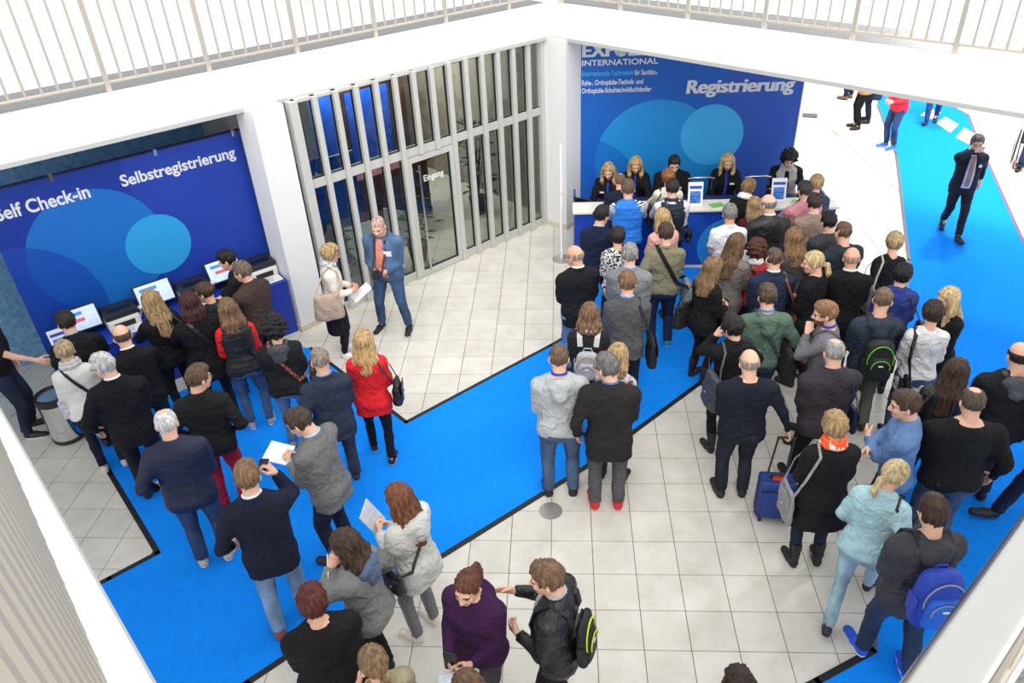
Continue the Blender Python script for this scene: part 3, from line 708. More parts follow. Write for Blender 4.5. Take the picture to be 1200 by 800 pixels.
def vnormals(V, F):
    a = np.cross(V[F[:, 2]]-V[F[:, 0]], V[F[:, 3]]-V[F[:, 1]]); N = np.zeros_like(V)
    for i in range(4): np.add.at(N, F[:, i], a)
    return N/np.maximum(np.linalg.norm(N, axis=1, keepdims=True), 1e-12)
def quad_mesh(name, V, F, mats, mi=None, smooth=True):
    me = bpy.data.meshes.new(name); n, f = len(V), len(F)
    me.vertices.add(n); me.vertices.foreach_set('co', np.asarray(V, np.float32).ravel())
    me.loops.add(4*f); me.loops.foreach_set('vertex_index', np.asarray(F, np.int32).ravel())
    me.polygons.add(f); me.polygons.foreach_set('loop_start', np.arange(0, 4*f, 4, dtype=np.int32))
    for x in mats: me.materials.append(x)
    if mi is not None: me.polygons.foreach_set('material_index', np.asarray(mi, np.int32))
    if smooth: me.polygons.foreach_set('use_smooth', np.ones(f, bool))
    me.update(calc_edges=True); return me
def Rx(a): c, s = math.cos(a), math.sin(a); return np.array([[1, 0, 0], [0, c, -s], [0, s, c]])
def Ry(a): c, s = math.cos(a), math.sin(a); return np.array([[c, 0, s], [0, 1, 0], [-s, 0, c]])
def Rz(a): c, s = math.cos(a), math.sin(a); return np.array([[c, -s, 0], [s, c, 0], [0, 0, 1]])
I3 = np.eye(3)
V3 = lambda *a: np.array(a, float)
def unit(v): return v/max(np.linalg.norm(v), 1e-9)

# ------------------------------------------------------------------ heads, hands, shoes, hair (made once, then fitted to each person)
def head_template(fem):
    f = Field((-.1, -.125, -.2), (.1, .14, .14), .0093); j = .92 if fem else 1.
    f.ell((0, -.012, .032), (.075, .096, .092), 0).ell((0, .022, -.04), (.060*j, .068, .072), .03)
    f.ell((0, .062, -.088), (.026*j, .024, .022), .03)                                  # chin
    for s in (-1, 1):
        f.ell((s*.034, .066, -.022), (.024, .022, .02), .02)                            # cheek
        f.ell((s*.03, .076, .026), (.026, .016, .009), .014)                            # brow
        f.ell((s*.033, .094, .006), (.015, .014, .010), 0, carve=True)
        f.ell((s*.033, .076, .006), (.014, .014, .012), .002)                           # eye
        f.ell((s*.079, -.012, -.008), (.010, .022, .032), .006, Rz(s*.35))             # ear
        f.ell((s*.014, .096, -.03), (.010, .012, .009), .008)                           # nostril side
    f.cone((0, .086, .018), (0, .112, -.026), .008, .012, .012)                         # nose
    f.ell((0, .086, -.053), (.025, .013, .006), .006).ell((0, .084, -.064), (.021, .012, .007), .006)
    f.cone((0, -.03, -.04), (0, -.038, -.19), .056*j, .058*j, .03)
    V, F = f.mesh(); c = V[F].mean(1); mi = np.zeros(len(F), int)
    eye = (np.abs(np.abs(c[:, 0])-.033) < .0105) & (np.abs(c[:, 2]-.006) < .0062) & (c[:, 1] > .072); mi[eye] = 1
    lip = (np.abs(c[:, 0]) < .024) & (c[:, 2] < -.046) & (c[:, 2] > -.070) & (c[:, 1] > .082); mi[lip] = 2
    brow = (np.abs(np.abs(c[:, 0])-.033) < .021) & (np.abs(c[:, 2]-(.029-np.abs(np.abs(c[:, 0])-.03)*.15)) < .0055) & (c[:, 1] > .06); mi[brow] = 3
    return V, F, mi
HEAD = {k: head_template(k == 'f') for k in 'mf'}
def hand_template(curl, spread=0., pinch=0.):
    f = Field((-.075, -.06, -.03), (.055, .09, .22), .0066)
    f.cone((0, 0, -.02), (0, 0, .02), .026, .025, 0)
    f.loft(V3(0, 0, 0), I3, [(.0, .026, .016, 0), (.03, .037, .0155, 0), (.075, .043, .014, .002), (.095, .041, .012, .002)], .012, 2.6)
    xs = [-.032, -.0105, .0105, .031]; ln = [.070, .079, .074, .058]
    for i, (x, L) in enumerate(zip(xs, ln)):
        p = V3(x, .002, .088); a = 0.; dx = (i-1.5)*.02*(1+spread)
        for sg, fr, cu in ((0, .45, .55), (1, .30, 1.0), (2, .25, .8)):
            a += curl*cu*(1+.12*i); q = p+L*fr*V3(dx, math.sin(a), math.cos(a)); f.cone(p, q, .0090-.0006*sg, .0084-.0007*sg, .002); p = q
    p = V3(-.026, .006, .02); q = V3(-.052, .022, .05); f.cone(p, q, .016, .0125, .012)
    q2 = q+V3(-.010+pinch*.03, .012+curl*.012, .03); f.cone(q, q2, .0115, .0105, .004); q3 = q2+V3(.004+pinch*.02, .008+curl*.012, .024); f.cone(q2, q3, .0100, .0085, .004)
    return f.mesh()
HAND = {'relaxed': hand_template(.35), 'grip': hand_template(1.05, 0, .8), 'flat': hand_template(.12, .6)}
def shoe_template(boot=False, heel=0.):
    f = Field((-.06, -.11, -.01), (.06, .19, .34 if boot else .14), .0135)
    f.cone((0, -.058, .042), (0, .03, .040), .036, .040, 0).cone((0, .03, .036), (0, .135, .030), .042, .034, .03).ell((0, .125, .03), (.038, .045, .03), .02)
    f.cone((0, -.052, .05), (0, -.045, .30 if boot else .095), .038, .05 if boot else .040, .03, cut1=0.)
    sl, X, Y, Z = f.sub((-1, -1, -1), (1, 1, 1), 0); f.d = np.maximum(f.d, .018-Z+0*X+0*Y)
    up = f.mesh()
    g = Field((-.065, -.115, -.005), (.065, .19, .04), .016)
    g.cone((0, -.058, .03), (0, .03, .03), .042, .044, 0).cone((0, .03, .03), (0, .135, .03), .046, .040, .03)
    sl, X, Y, Z = g.sub((-1, -1, -1), (1, 1, 1), 0); g.d = np.maximum(np.maximum(g.d, -Z+0*X+0*Y), Z-.022)
    return up, g.mesh()
SHOE = {'shoe': shoe_template(), 'boot': shoe_template(True)}
def hair_template(kind, seed=0):
    long_ = kind in ('long', 'wavy', 'medium', 'bob', 'longf', 'mediumf')
    zl = {'longf': -.40, 'mediumf': -.22, 'long': -.42, 'wavy': -.34, 'medium': -.25, 'bob': -.16, 'ponytail': -.34, 'lowtail': -.2}.get(kind, -.16)
    h = .0112 if long_ else .0095
    f = Field((-.15, -.20, zl-.03), (.15, .15, .19), h)
    th = {'short': .011, 'crop': .006, 'shaved': .003, 'fringe': .008, 'thinning': .006, 'bob': .02, 'pixie': .02, 'curly': .042, 'longf': .012, 'mediumf': .014, 'long': .014, 'wavy': .02, 'medium': .018, 'ponytail': .009, 'lowtail': .01, 'bun': .011}[kind]
    f.ell((0, -.014, .034), (.076+th, .097+th, .093+th), 0)
    if kind in ('short', 'pixie'): f.ell((0, .02, .098), (.058, .062, .034), .03)
    sl, X, Y, Z = f.sub((-9, -9, -9), (9, 9, 9), 0)
    full = kind in ('curly', 'bob', 'wavy', 'medium', 'long', 'pixie', 'longf', 'mediumf')
    ys = np.array([-.25, -.11, -.07, -.03, .0, .02, .045, .07, .095, .2]); gz = np.array([-.10, -.092, -.082, -.05, -.015, -.005, .030, .062, .078, .09])
    if full: gz = gz-np.array([.02, .02, .02, .03, .045, .05, .03, .012, .004, .0])
    if kind in ('longf', 'mediumf', 'long', 'medium', 'wavy'): gz = gz+np.array([0, 0, 0, 0, 0, 0, .008, .018, .022, .02])
    g = np.interp(Y, ys, gz)+.012*np.abs(X)/.08*(Y > .04)
    f.d = np.maximum(f.d, (g-Z)*.75)
    if kind in ('fringe',): f.d = np.maximum(f.d, (Z-.048-.35*Y*0)*1.)
    if kind == 'thinning': f.ell((0, .0, .14), (.05, .075, .05), 0, carve=True)
    if long_:
        w = {'longf': .06, 'mediumf': .068, 'long': .062, 'wavy': .074, 'medium': .07, 'bob': .068}[kind]
        for s in (-1, -.5, 0, .5, 1):
            back = -.058-.03*(1-abs(s)); x0 = s*.066
            x1 = s*(w+.022); y1 = back-.012
            z1 = zl*.5; x2 = s*(w+.016 if kind != 'long' else w); z2 = zl*(.94-.08*abs(s))
            f.cone((x0, back*.8+.01, .02), (x1, y1, z1), .036, .036, .02).cone((x1, y1, z1), (x2, y1-.018, z2), .036, .020 if kind != 'bob' else .028, .02)
        if kind in ('longf', 'mediumf'):
            for s in (-1, 1): f.cone((s*.078, .01, .05), (s*.092, .035, -.09), .022, .028, .02).cone((s*.092, .035, -.09), (s*.088, .075, zl*.6), .030, .030, .02).cone((s*.088, .075, zl*.6), (s*.080, .085, zl), .030, .014, .02)
        for s in (-1, 1):
            f.cone((s*.074, .0, .04), (s*.086, -.004, -.07), .022, .024, .02).cone((s*.086, -.004, -.07), (s*.084, .006 if kind != 'bob' else -.01, max(zl*.8, -.3)), .024, .015, .02)
    if kind in ('ponytail', 'lowtail'):
        zt = .045 if kind == 'ponytail' else -.03
        f.cone((0, -.10, zt), (0, -.14, zt-.005), .02, .026, .012).cone((0, -.14, zt-.005), (0, -.150, zt-.10), .028, .028, .015).cone((0, -.15, zt-.10), (.01, -.135, zl+.02), .027, .01, .015)
    if kind == 'bun': f.ell((0, -.108, .035), (.046, .036, .044), .012).ell((.02, -.12, .055), (.025, .02, .02), .012)
    V, F = f.mesh(); N = vnormals(V, F); rr = np.random.RandomState(seed+5)
    if kind == 'curly':
        for _ in range(14):
            k = rr.normal(size=3)*75; V = V+N*(.0034*np.sin(V @ k+rr.uniform(0, 6)))[:, None]
    else:
        an = np.arctan2(V[:, 0], -V[:, 1]-.02+.0*V[:, 2]); st = .0016 if kind in ('shaved', 'crop', 'fringe', 'thinning') else .0046 if long_ else .0034
        for fr, am in ((17, .8), (31, .8), (47, .7)):
            V = V+N*(st*am*np.sin(an*fr+rr.uniform(0, 6)+V[:, 2]*(18 if kind == 'wavy' else 6)+(3*np.sin(V[:, 2]*30) if kind in ('wavy', 'medium') else 0)))[:, None]
        if kind in ('short', 'pixie', 'crop'):
            for _ in range(8): k = rr.normal(size=3)*55; V = V+N*(.0013*np.sin(V @ k+rr.uniform(0, 6)))[:, None]
    return V, F
HAIR = {}
def hair_geo(k):
    if k not in HAIR: HAIR[k] = hair_template(k)
    return HAIR[k]

SKIN = {}
def skin_mats(tone, hairc):
    k = (tone, hairc)
    if k not in SKIN:
        SKIN[k] = [mat('skin', tone, .5, var=.06, vscale=14, spec=.35), mat('eye', (40, 34, 32), .2), mat('lips', (176, 98, 92), .45), mat('brow', tuple(int(x*.7) for x in hairc), .8)]
    return SKIN[k]
def hair_mat(c):
    g = sum(c)/3; c = tuple(int((x*.80+g*.20)*.93) for x in c)
    return mat('hair', c, .5, var=.5, vscale=42., bump=.6, bscale=80., stretch=(1, 1, .15), spec=.35)
def cloth(c, kind='cloth'):
    if isinstance(c, tuple) and isinstance(c[0], str): return pattern(*c)
    if kind == 'denim':
        g = sum(c)/3; c = tuple(int(x*.72+g*.28) for x in c)
        return mat('denim', c, .9, var=.42, vscale=6., bump=.35, bscale=26., spec=.15, stretch=(1, 1, .5))
    if kind == 'leather': return mat('leather', c, .36, var=.12, vscale=9., bump=.5, bscale=22., spec=.5)
    if kind == 'nylon': return mat('nylon', c, .55, var=.08, vscale=8., bump=.5, bscale=20., spec=.35)
    if kind == 'knit': return mat('knit', c, .95, var=.10, vscale=60., bump=.4, bscale=120., spec=.1)
    return mat('cloth', c, .82, var=.12, vscale=9., bump=.9, bscale=13., spec=.22)
def pattern(kind, c0, c1, scale=1.):
    key = ('pat', kind, c0, c1, scale)
    if key in MATS: return MATS[key]
    mt = bpy.data.materials.new('patterned_cloth'); mt.use_nodes = True; nt = mt.node_tree; b = nt.nodes['Principled BSDF']; b.inputs['Roughness'].default_value = .9
    tc = nt.nodes.new('ShaderNodeTexCoord'); rp = nt.nodes.new('ShaderNodeValToRGB'); rp.color_ramp.interpolation = 'CONSTANT'
    rp.color_ramp.elements[0].color = lin(c0); rp.color_ramp.elements[1].color = lin(c1); rp.color_ramp.elements[1].position = .5
    if kind in ('stripe', 'plaid'):
        wv = nt.nodes.new('ShaderNodeTexWave'); wv.bands_direction = 'Z'; wv.inputs['Scale'].default_value = 8*scale; nt.links.new(tc.outputs['Object'], wv.inputs[0]); src = wv.outputs[1]
        if kind == 'plaid':
            w2 = nt.nodes.new('ShaderNodeTexWave'); w2.bands_direction = 'X'; w2.inputs['Scale'].default_value = 8*scale; nt.links.new(tc.outputs['Object'], w2.inputs[0])
            mm = nt.nodes.new('ShaderNodeMath'); mm.operation = 'MULTIPLY'; nt.links.new(src, mm.inputs[0]); nt.links.new(w2.outputs[1], mm.inputs[1]); src = mm.outputs[0]; rp.color_ramp.elements[1].position = .3
    else:
        nz = nt.nodes.new('ShaderNodeTexNoise'); nz.inputs['Scale'].default_value = 22*scale; nt.links.new(tc.outputs['Object'], nz.inputs[0]); src = nz.outputs[0]
    nt.links.new(src, rp.inputs[0]); nt.links.new(rp.outputs[0], b.inputs['Base Color']); MATS[key] = mt
    return mt

# ------------------------------------------------------------------ people
TORSO = {'m': [(1.505, .058, .058, -.022), (1.475, .086, .070, -.022), (1.44, .132, .086, -.020), (1.39, .168, .104, -.014), (1.30, .172, .116, -.004), (1.20, .162, .116, .004), (1.09, .156, .112, .006), (1.00, .160, .112, .0), (.93, .172, .120, -.012), (.86, .172, .118, -.014), (.80, .155, .105, -.01)],
         'f': [(1.505, .050, .051, -.022), (1.475, .074, .062, -.022), (1.44, .112, .076, -.020), (1.39, .142, .094, -.012), (1.30, .152, .116, .006), (1.20, .140, .106, .006), (1.09, .130, .098, .004), (1.00, .152, .108, -.004), (.93, .176, .122, -.016), (.86, .178, .120, -.018), (.80, .160, .108, -.012)]}
ARMS = {'down': ((.245, .03, .905), (.5, -1, 0), 'relaxed'), 'loose': ((.275, .08, .93), (.7, -1, 0), 'relaxed'), 'pocket': ((.225, .10, .98), (.6, -1, 0), 'relaxed'), 'front': ((.085, .26, 1.08), (.55, -.7, -.8), 'grip'),
        'phone': ((.055, .29, 1.18), (.5, -.4, -1), 'grip'), 'ear': ((.115, .17, 1.48), (.5, .1, -1), 'grip'), 'chin': ((.05, .17, 1.42), (.7, .1, -1), 'grip'), 'crossed': ((-.09, .25, 1.16), (1, -.1, -.5), 'relaxed'),
        'strap': ((.135, .15, 1.30), (1, -.4, -.8), 'grip'), 'back': ((.05, -.19, 1.0), (1, -.3, 0), 'relaxed'), 'desk': ((.17, .40, 1.06), (1, -.2, -.5), 'flat'), 'reach': ((.22, .50, 1.18), (.5, -.3, -1), 'relaxed'),
        'drag': ((.34, -.06, .90), (.4, -1, 0), 'grip'), 'swingf': ((.22, .22, .95), (.4, -1, 0), 'relaxed'), 'swingb': ((.26, -.16, .93), (.4, -1, 0), 'relaxed'), 'point': ((.13, .36, 1.24), (.6, -.6, -1), 'relaxed'), 'phoneup': ((.15, .22, 1.47), (.35, -.3, -1), 'grip'), 'lap': ((.12, .30, .98), (1, -.3, -.2), 'relaxed'), 'brow': ((.04, .17, 1.57), (1, .2, -.5), 'relaxed')}
TOPS = {  # hem, thickness, hem flare, collar, hood
    'jacket': (.83, .024, .012, 1, 0), 'blazer': (.76, .021, .016, 1, 0), 'coat': (.58, .030, .035, 1, 0), 'sweater': (.87, .016, .004, 0, 0), 'shirt': (.84, .017, .014, 1, 0), 'tee': (.88, .011, .006, 0, 0),
    'hoodie': (.86, .022, .006, 0, 1), 'parka': (.78, .030, .014, 0, 1), 'vest': (.86, .026, .006, 1, 0), 'cardigan': (.78, .016, .016, 0, 0), 'tunic': (.74, .014, .030, 0, 0)}
SKINS = [(224, 176, 150), (214, 162, 136), (228, 184, 160), (206, 152, 124)]
PEOPLE = {}
def ik(S, W, l1, l2, pole):
    d = W-S; L = np.linalg.norm(d); mx = (l1+l2)*.995
    if L > mx: W = S+d*(mx/L); d = W-S; L = mx
    a = (l1*l1-l2*l2+L*L)/(2*L); hgt = math.sqrt(max(l1*l1-a*a, 0)); u = d/L; p = pole-u*(pole @ u)
    return S+u*a+unit(p)*hgt, W
def person(key, label, at, H=1.72, sex='m', yaw=0., lean=4., tilt=0., twist=0., hyaw=0., hpitch=8., build=1., belly=0., arms=('down', 'down'), legs='stand', stance=.11, step=.0,
           top='jacket', tc=(30, 30, 34), tk='cloth', sleeve=None, inner=None, inner_c=(230, 230, 230), inner_w=1., pants=(40, 60, 100), pk='denim', skirt=None, shoes=(30, 28, 28), sole=(40, 38, 36), boot=False,
           hair='short', hc=(70, 52, 38), skin=0, glasses=None, scarf=None, puff=0, hem=None, collar=None, short=False, ground=None, seed=None, hood_c=None, tie=None, beard=False, hide_legs=False, group=None, seat=.48, thick=0.):
    rr = np.random.RandomState(seed if seed is not None else abs(hash(key)) % 1000 if False else sum(map(ord, key))*7 % 997)
    s = H/1.75; sk = SKINS[skin]; b_ = build*1.09; rad = R
    fem = sex == 'f'
    # ---- skeleton (facing +Y)
    zp = .95*s
    if legs == 'walk': zp = .925*s
    if legs == 'sit': zp = (seat+.10)
    if legs == 'sit': lean_ = lean
    P0 = V3(0, 0, zp); RT = Rz(rad(twist)) @ Rx(-rad(lean)) @ Ry(rad(tilt))
    tz = lambda v: P0+RT @ (np.array([v[0]*(b_ if abs(v[0]) > .13 else 1), v[1], v[2]-.95])*s)
    lev = [((z-.95)*s, a*b_*s, (bb*(.5+.5*b_)+(belly*max(0, 1-abs(z-1.08)/.22)*.5))*s, (yo+(belly*max(0, 1-abs(z-1.08)/.22)*.5))*s) for z, a, bb, yo in TORSO[sex]]
    sx = .168 if not fem else .142
    J_ = {}
    hand_fr = []
    for sd_, nm in ((-1, arms[0]), (1, arms[1])):
        spec = ARMS[nm] if isinstance(nm, str) else nm
        S = tz((sd_*sx*1., -.016, 1.372)); tgt = spec[0]
        W = tz((sd_*tgt[0], tgt[1], tgt[2])); pole = RT @ np.array([sd_*spec[1][0], spec[1][1], spec[1][2]], float)
        E, W = ik(S, W, .285*s, .25*s, pole); J_[sd_] = (S, E, W, spec[2])
    hipx = (.088 if not fem else .092)*(.6+.4*b_)
    L_ = {}
    for sd_ in (-1, 1):
        hp = P0+V3(sd_*hipx*s, -.005, -.03*s); lift = 0.; fp = 0.
        if legs == 'walk':
            fy = step*sd_; fx = sd_*.07; back = fy < 0
            an = V3(fx*s, fy, .085*s+(.07*s if back else .0)); fp = -R(28) if back else R(8)
        elif legs == 'sit':
            an = V3(sd_*.13, .44*s, max(.085, seat-.42)); fp = 0
        else:
            an = V3(sd_*stance*s, step*sd_*.5, .085*s)
        pole = V3(sd_*.12, 1, .15) if legs != 'sit' else V3(0, .6, 1)
        K, A = ik(hp, an, .43*s, .425*s, pole); L_[sd_] = (hp, K, A, fp)
    nb = tz((0, -.022, 1.503)); hl = .5 if abs(lean) > 8 else .2
    RH = RT @ Rx(rad(lean*hl)) @ Rz(rad(hyaw)) @ Rx(-rad(hpitch)); hs = (s*.5+.5)*(1.07 if not fem else 1.04)
    HC = nb+RH @ V3(0, .030, .120)*hs
    # ---- place so that the head is at its spot in the room
    yw = rad(yaw); head_w = Rz(yw) @ HC
    g_ = ground if ground is not None else spot(at[0], at[1], HC[2]+.02)
    if ground is None: loc = np.array([g_[0]-head_w[0], g_[1]-head_w[1], 0.])
    else: loc = np.array([g_[0], g_[1], 0.])
    if len(at) > 2 and at[2]: loc[2] = at[2]
    on_carpet = inside(loc[0], loc[1], band_pts) or inside(loc[0], loc[1], right_pts)
    if on_carpet: loc[2] += .006
    # ---- body: one continuous surface
    lo, hi = V3(-.75, -.75, -.02), V3(.75, .75, H+.1)
    pts = np.array([q for v in J_.values() for q in v[:3]]+[q for v in L_.values() for q in v[:3]]+[tz((x, 0, 1.5)) for x in (-.2, .2)]+[P0]); lo = pts.min(0)-.2; hi = pts.max(0)+.2; lo[2] = -.02
    f = Field(lo, hi, .034)
    f.loft(P0, RT, [(z, (a-.006)*(1 if z > -.1*s else .8), (c-.006)*(1 if z > -.1*s else .8), y) for z, a, c, y in lev], .03)
    for sd_ in (-1, 1):
        S, E, W, _ = J_[sd_]; f.cone(S, E, .050*s*b_, .040*s, .03).cone(E, W, .040*s, .029*s, .015)
        hp, K, A, fp = L_[sd_]; f.cone(hp, K, .070*s*b_, .042*s, .03).cone(K, A, .041*s, .030*s, .015)
        f.cone(A, A+V3(0, .10, -.045)*s, .036*s, .03*s, .01)
    f.cone(tz((0, -.022, 1.46)), HC+RH @ V3(0, -.03, -.05), .055, .052, .02)
    V, F = f.mesh(); parts_v = [V]; parts_f = [F]; parts_m = [np.zeros(len(F), int)]; off = len(V)
    hv, hf, hm = HEAD[sex]; parts_v.append(HC+(hv*hs) @ RH.T); parts_f.append(hf+off); parts_m.append(hm.copy()); off += len(hv)
    if beard:
        c = hv[hf].mean(1); parts_m[-1][(c[:, 2] < -.035) & (c[:, 1] > .01) & (parts_m[-1] == 0) & (c[:, 2] > -.12)] = 3
    hands_w = {}
    for sd_ in (-1, 1):
        S, E, W, hk = J_[sd_]; fd_ = unit(W-E); med = RT @ V3(-sd_, 0.15, 0)
        if hk == 'flat': med = V3(0, 0, -1); fd_ = unit(fd_*V3(1, 1, .3))
        yy = unit(med-fd_*(med @ fd_)); xx = np.cross(yy, fd_); M_ = np.stack([xx*(1 if sd_ > 0 else -1), yy, fd_], 1)
        tv, tf = HAND[hk]; tv = tv*(s*(.98 if not fem else .9))
        vv = W+tv @ M_.T; ff = tf if sd_ > 0 else tf[:, ::-1]
        parts_v.append(vv); parts_f.append(ff+off); parts_m.append(np.zeros(len(ff), int)); off += len(vv); hands_w[sd_] = (W+fd_*.10*s+yy*.03*s, fd_, yy)
    body = link('person', quad_mesh('person_body', np.concatenate(parts_v), np.concatenate(parts_f), skin_mats(sk, hc), np.concatenate(parts_m)))
    body.location = tuple(loc); body.rotation_euler = (0, 0, yw); tag(body, label, 'person', group)
    # ---- upper garment
    hem0, th, fl, col_, hood = TOPS[top]; th = th+thick
    if hem is not None: hem0 = hem
    def garment(name, hem0, th, fl, sleeves, mat_, h=.0262, puff=0, collar_=0, hood=0, wr=1., neck=1.49, torso=True):
        lv = [(z, a+th*(1 if z < 1.42*s-.95*s else .75), c+th, y) for z, a, c, y in lev if z > -.16*s and z <= (neck-.95)*s+.001]
        hz = (hem0-.95)*s; base = lv[-1] if lv[-1][0] < lv[0][0] else lv[0]
        base = min(lv)
        if hz < base[0]-.03: lv.append((hz, base[1]+fl*b_, base[2]+fl*.8, base[3])); lv.append(((hz+base[0])/2, base[1]+fl*.45, base[2]+fl*.4, base[3]))
        else: lv = [q for q in lv if q[0] > hz+.01]+[(hz, np.interp(hz, [q[0] for q in sorted(lev)], [q[1] for q in sorted(lev)])+th+fl*.5, np.interp(hz, [q[0] for q in sorted(lev)], [q[2] for q in sorted(lev)])+th+fl*.5, -.008)]
        ps = [P0+RT @ V3(a_*.3, c_*.3, zz) for a_ in (-1, 1) for c_ in (-1, 1) for zz in (hz, .58*s)]+[q for sd_ in (-1, 1) for q in J_[sd_][:3]]
        f = Field(np.min(ps, 0)-.10, np.max(ps, 0)+.10, h)
        Rg = RT if legs != 'sit' else RT
        if torso: f.loft(P0, Rg, lv, .03, 2.45)
        for sd_ in (-1, 1):
            S, E, W, _ = J_[sd_]
            if sleeves:
                up = .052*s*b_+th*.75; el = .041*s*(.5+.5*b_)+th*.8; wr_ = .031*s+th*.65
                if torso: f.ell(S+RT @ V3(-sd_*.012, 0, -.004), (.050*s*b_+th*.45,)*3, .045).cone(tz((sd_*.045, -.03, 1.468)), S+RT @ V3(-sd_*.02, 0, .012), .036*s+th*.4, .044*s+th*.4, .03)
                if sleeves == 'short': f.cone(S, S+(E-S)*.72, up, up*.96, .03, cut1=0.)
                else: f.cone(S, E, up, el, .03).cone(E, W-(W-E)*.02, el, wr_, .012, cut1=.0)
            else: f.ell(S+RT @ V3(-sd_*.022, 0, 0), (.05*s*b_, .062*s, .058*s), .03)
        if collar_:
            n_ = 10; cc = lambda a: tz((math.sin(a)*.074, -.024-math.cos(a)*.068, 1.486+.016*math.cos(a)))
            for k in range(n_):
                f.cone(cc(R(-150+300*k/n_)), cc(R(-150+300*(k+1)/n_)), .021*s+th*.2, .021*s+th*.2, .006)
        if hood:
            hb = tz((0, -.118, 1.425)); f.ell(hb, (.125*s, .068*s, .085*s), .012, RT @ Rx(.45)).ell(tz((0, -.165, 1.35)), (.075*s, .042*s, .08*s), .02, RT)
            for sd_ in (-1, 1): f.cone(tz((sd_*.085, -.05, 1.48)), tz((sd_*.06, .055, 1.44)), .026*s, .020*s, .025)
        V, F = f.mesh(); N = vnormals(V, F)
        q = (V-P0) @ RT
        if puff:
            band = np.abs(np.sin(q[:, 2]*puff)); V = V+N*(.013*(band-.4)*(np.abs(q[:, 2]-.2) < .5))[:, None]
        if wr:
            dv = np.zeros(len(V))
            for _ in range(5):
                kk = rr.normal(size=3)*np.array([16, 16, 30])*.8; dv += np.sin(V @ kk+rr.uniform(0, 6))
            dv2 = np.abs(np.sin(q[:, 2]*26+q[:, 0]*rr.uniform(-14, 14)+2*np.sin(q[:, 0]*9+rr.uniform(0, 6))))
            V = V+N*(wr*(.0026*dv-.0075*dv2*np.exp(-((q[:, 2]-.06)/.22)**2)))[:, None]
            for sd_ in (-1, 1):                                        # creases round the elbows
                E = J_[sd_][1]; dd = np.linalg.norm(V-E, axis=1); V = V-N*(.007*wr*np.exp(-(dd/.10)**2)*np.abs(np.sin(dd*95+rr.uniform(0, 6))))[:, None]
        return link(name, quad_mesh(name, V, F, [mat_]), body)
    gname = {'tee': 't_shirt', 'tunic': 'blouse'}.get(top, top)
    sl_ = 'short' if (top == 'tee' or short) else (False if top == 'vest' else True)
    garment(gname, hem0, th, fl, sl_, cloth(tc, tk), puff=puff, collar_=col_ if collar is None else 0, hood=hood if hood_c is None else 0)
    if hood_c is not None:
        f = Field(tz((0, -.1, 1.42))-.22, tz((0, -.1, 1.42))+.22, .016)
        f.ell(tz((0, -.112, 1.43)), (.125*s, .055*s, .09*s), .03, RT @ Rx(.45)).ell(tz((0, -.150, 1.35)), (.08*s, .03*s, .08*s), .03, RT)
        for sd_ in (-1, 1): f.cone(tz((sd_*.092, -.05, 1.485)), tz((sd_*.07, .06, 1.44)), .030*s, .022*s, .025)
        link('hood', quad_mesh('hood', *f.mesh(), [cloth(hood_c, tk)]), body)
    if sleeve is not None: garment('shirt_sleeves' if top != 'sweater' else 'sleeves', .9, .012, 0, True, cloth(sleeve, 'cloth'), h=.022)
    if inner:                                                           # shirt collar showing above the coat
        mb = MB(); n_ = 16
        for zz, r_ in ((0, 0),):
            pts_ = [tz((math.cos(2*math.pi*k/n_)*.064*(.9 if fem else 1.), -.024+math.sin(2*math.pi*k/n_)*.062, 1.512+.010*-math.sin(2*math.pi*k/n_))) for k in range(n_)]
            mb.tube(pts_, .013, 8, closed=True)
        mb.build('shirt_collar', cloth(inner_c), body, True)
        if inner == 'front':                                            # open jacket: shirt front panel, tie
            def chest(x, z, o): 
                bb = np.interp((z-.95)*s, [q[0] for q in sorted(lev)], [q[2]+q[3] for q in sorted(lev)])/s
                return tz((x, bb+th/s*.9+o, z))
            mb = MB(); rows = []
            for k in range(9):
                z = 1.46-.068*k; w_ = (.035+.012*math.sin(k*.4)+.004*k)*inner_w
                rows.append((chest(-w_, z, .006), chest(0, z, .012), chest(w_, z, .006)))
            vs_ = [v for r_ in rows for v in r_]; back = [v-RT @ V3(0, .03, 0) for v in vs_]
            fs = []
            for k in range(8):
                for c_ in range(2): a_ = k*3+c_; fs.append((a_, a_+3, a_+4, a_+1))
            nn_ = len(vs_); rim = [0, 3, 6, 9, 12, 15, 18, 21, 24, 25, 26, 23, 20, 17, 14, 11, 8, 5, 2, 1]
            fs2 = [(rim[i], rim[i]+nn_, rim[(i+1) % 20]+nn_, rim[(i+1) % 20]) for i in range(20)]
            mb.add(vs_+back, fs+[tuple(x+nn_ for x in q[::-1]) for q in fs]+[q[::-1] for q in fs2]).build('shirt_front', cloth(inner_c), body, True)
            if tie:
                MB().ribbon([chest(0, 1.45-.055*k, .020) for k in range(10)], [RT @ V3(0, 1, 0)]*10, .06, .006).build('tie', cloth(tie), body)
    # ---- lower garment
    if not hide_legs:
        ps = np.array([q for v in L_.values() for q in v[:3]]+[P0])
        f = Field(ps.min(0)-.17, ps.max(0)+.17, .0262)
        pl = [(z, a+.010, c+.010, y) for z, a, c, y in lev if z < .03*s]
        if skirt:
            zk = (skirt-.95)*s; f.loft(P0, I3, [(z, a+.014, c+.014, y) for z, a, c, y in lev if -.12*s < z < .09*s]+[(zk, .205*s, .165*s, -.01), (zk*.55, .20*s, .16*s, -.01)], .02, 2.3)
            link('skirt', quad_mesh('skirt', *f.mesh(), [cloth(skirt and pants, pk)]), body)
            f = Field(ps.min(0)-.17, ps.max(0)+.17, .0262)
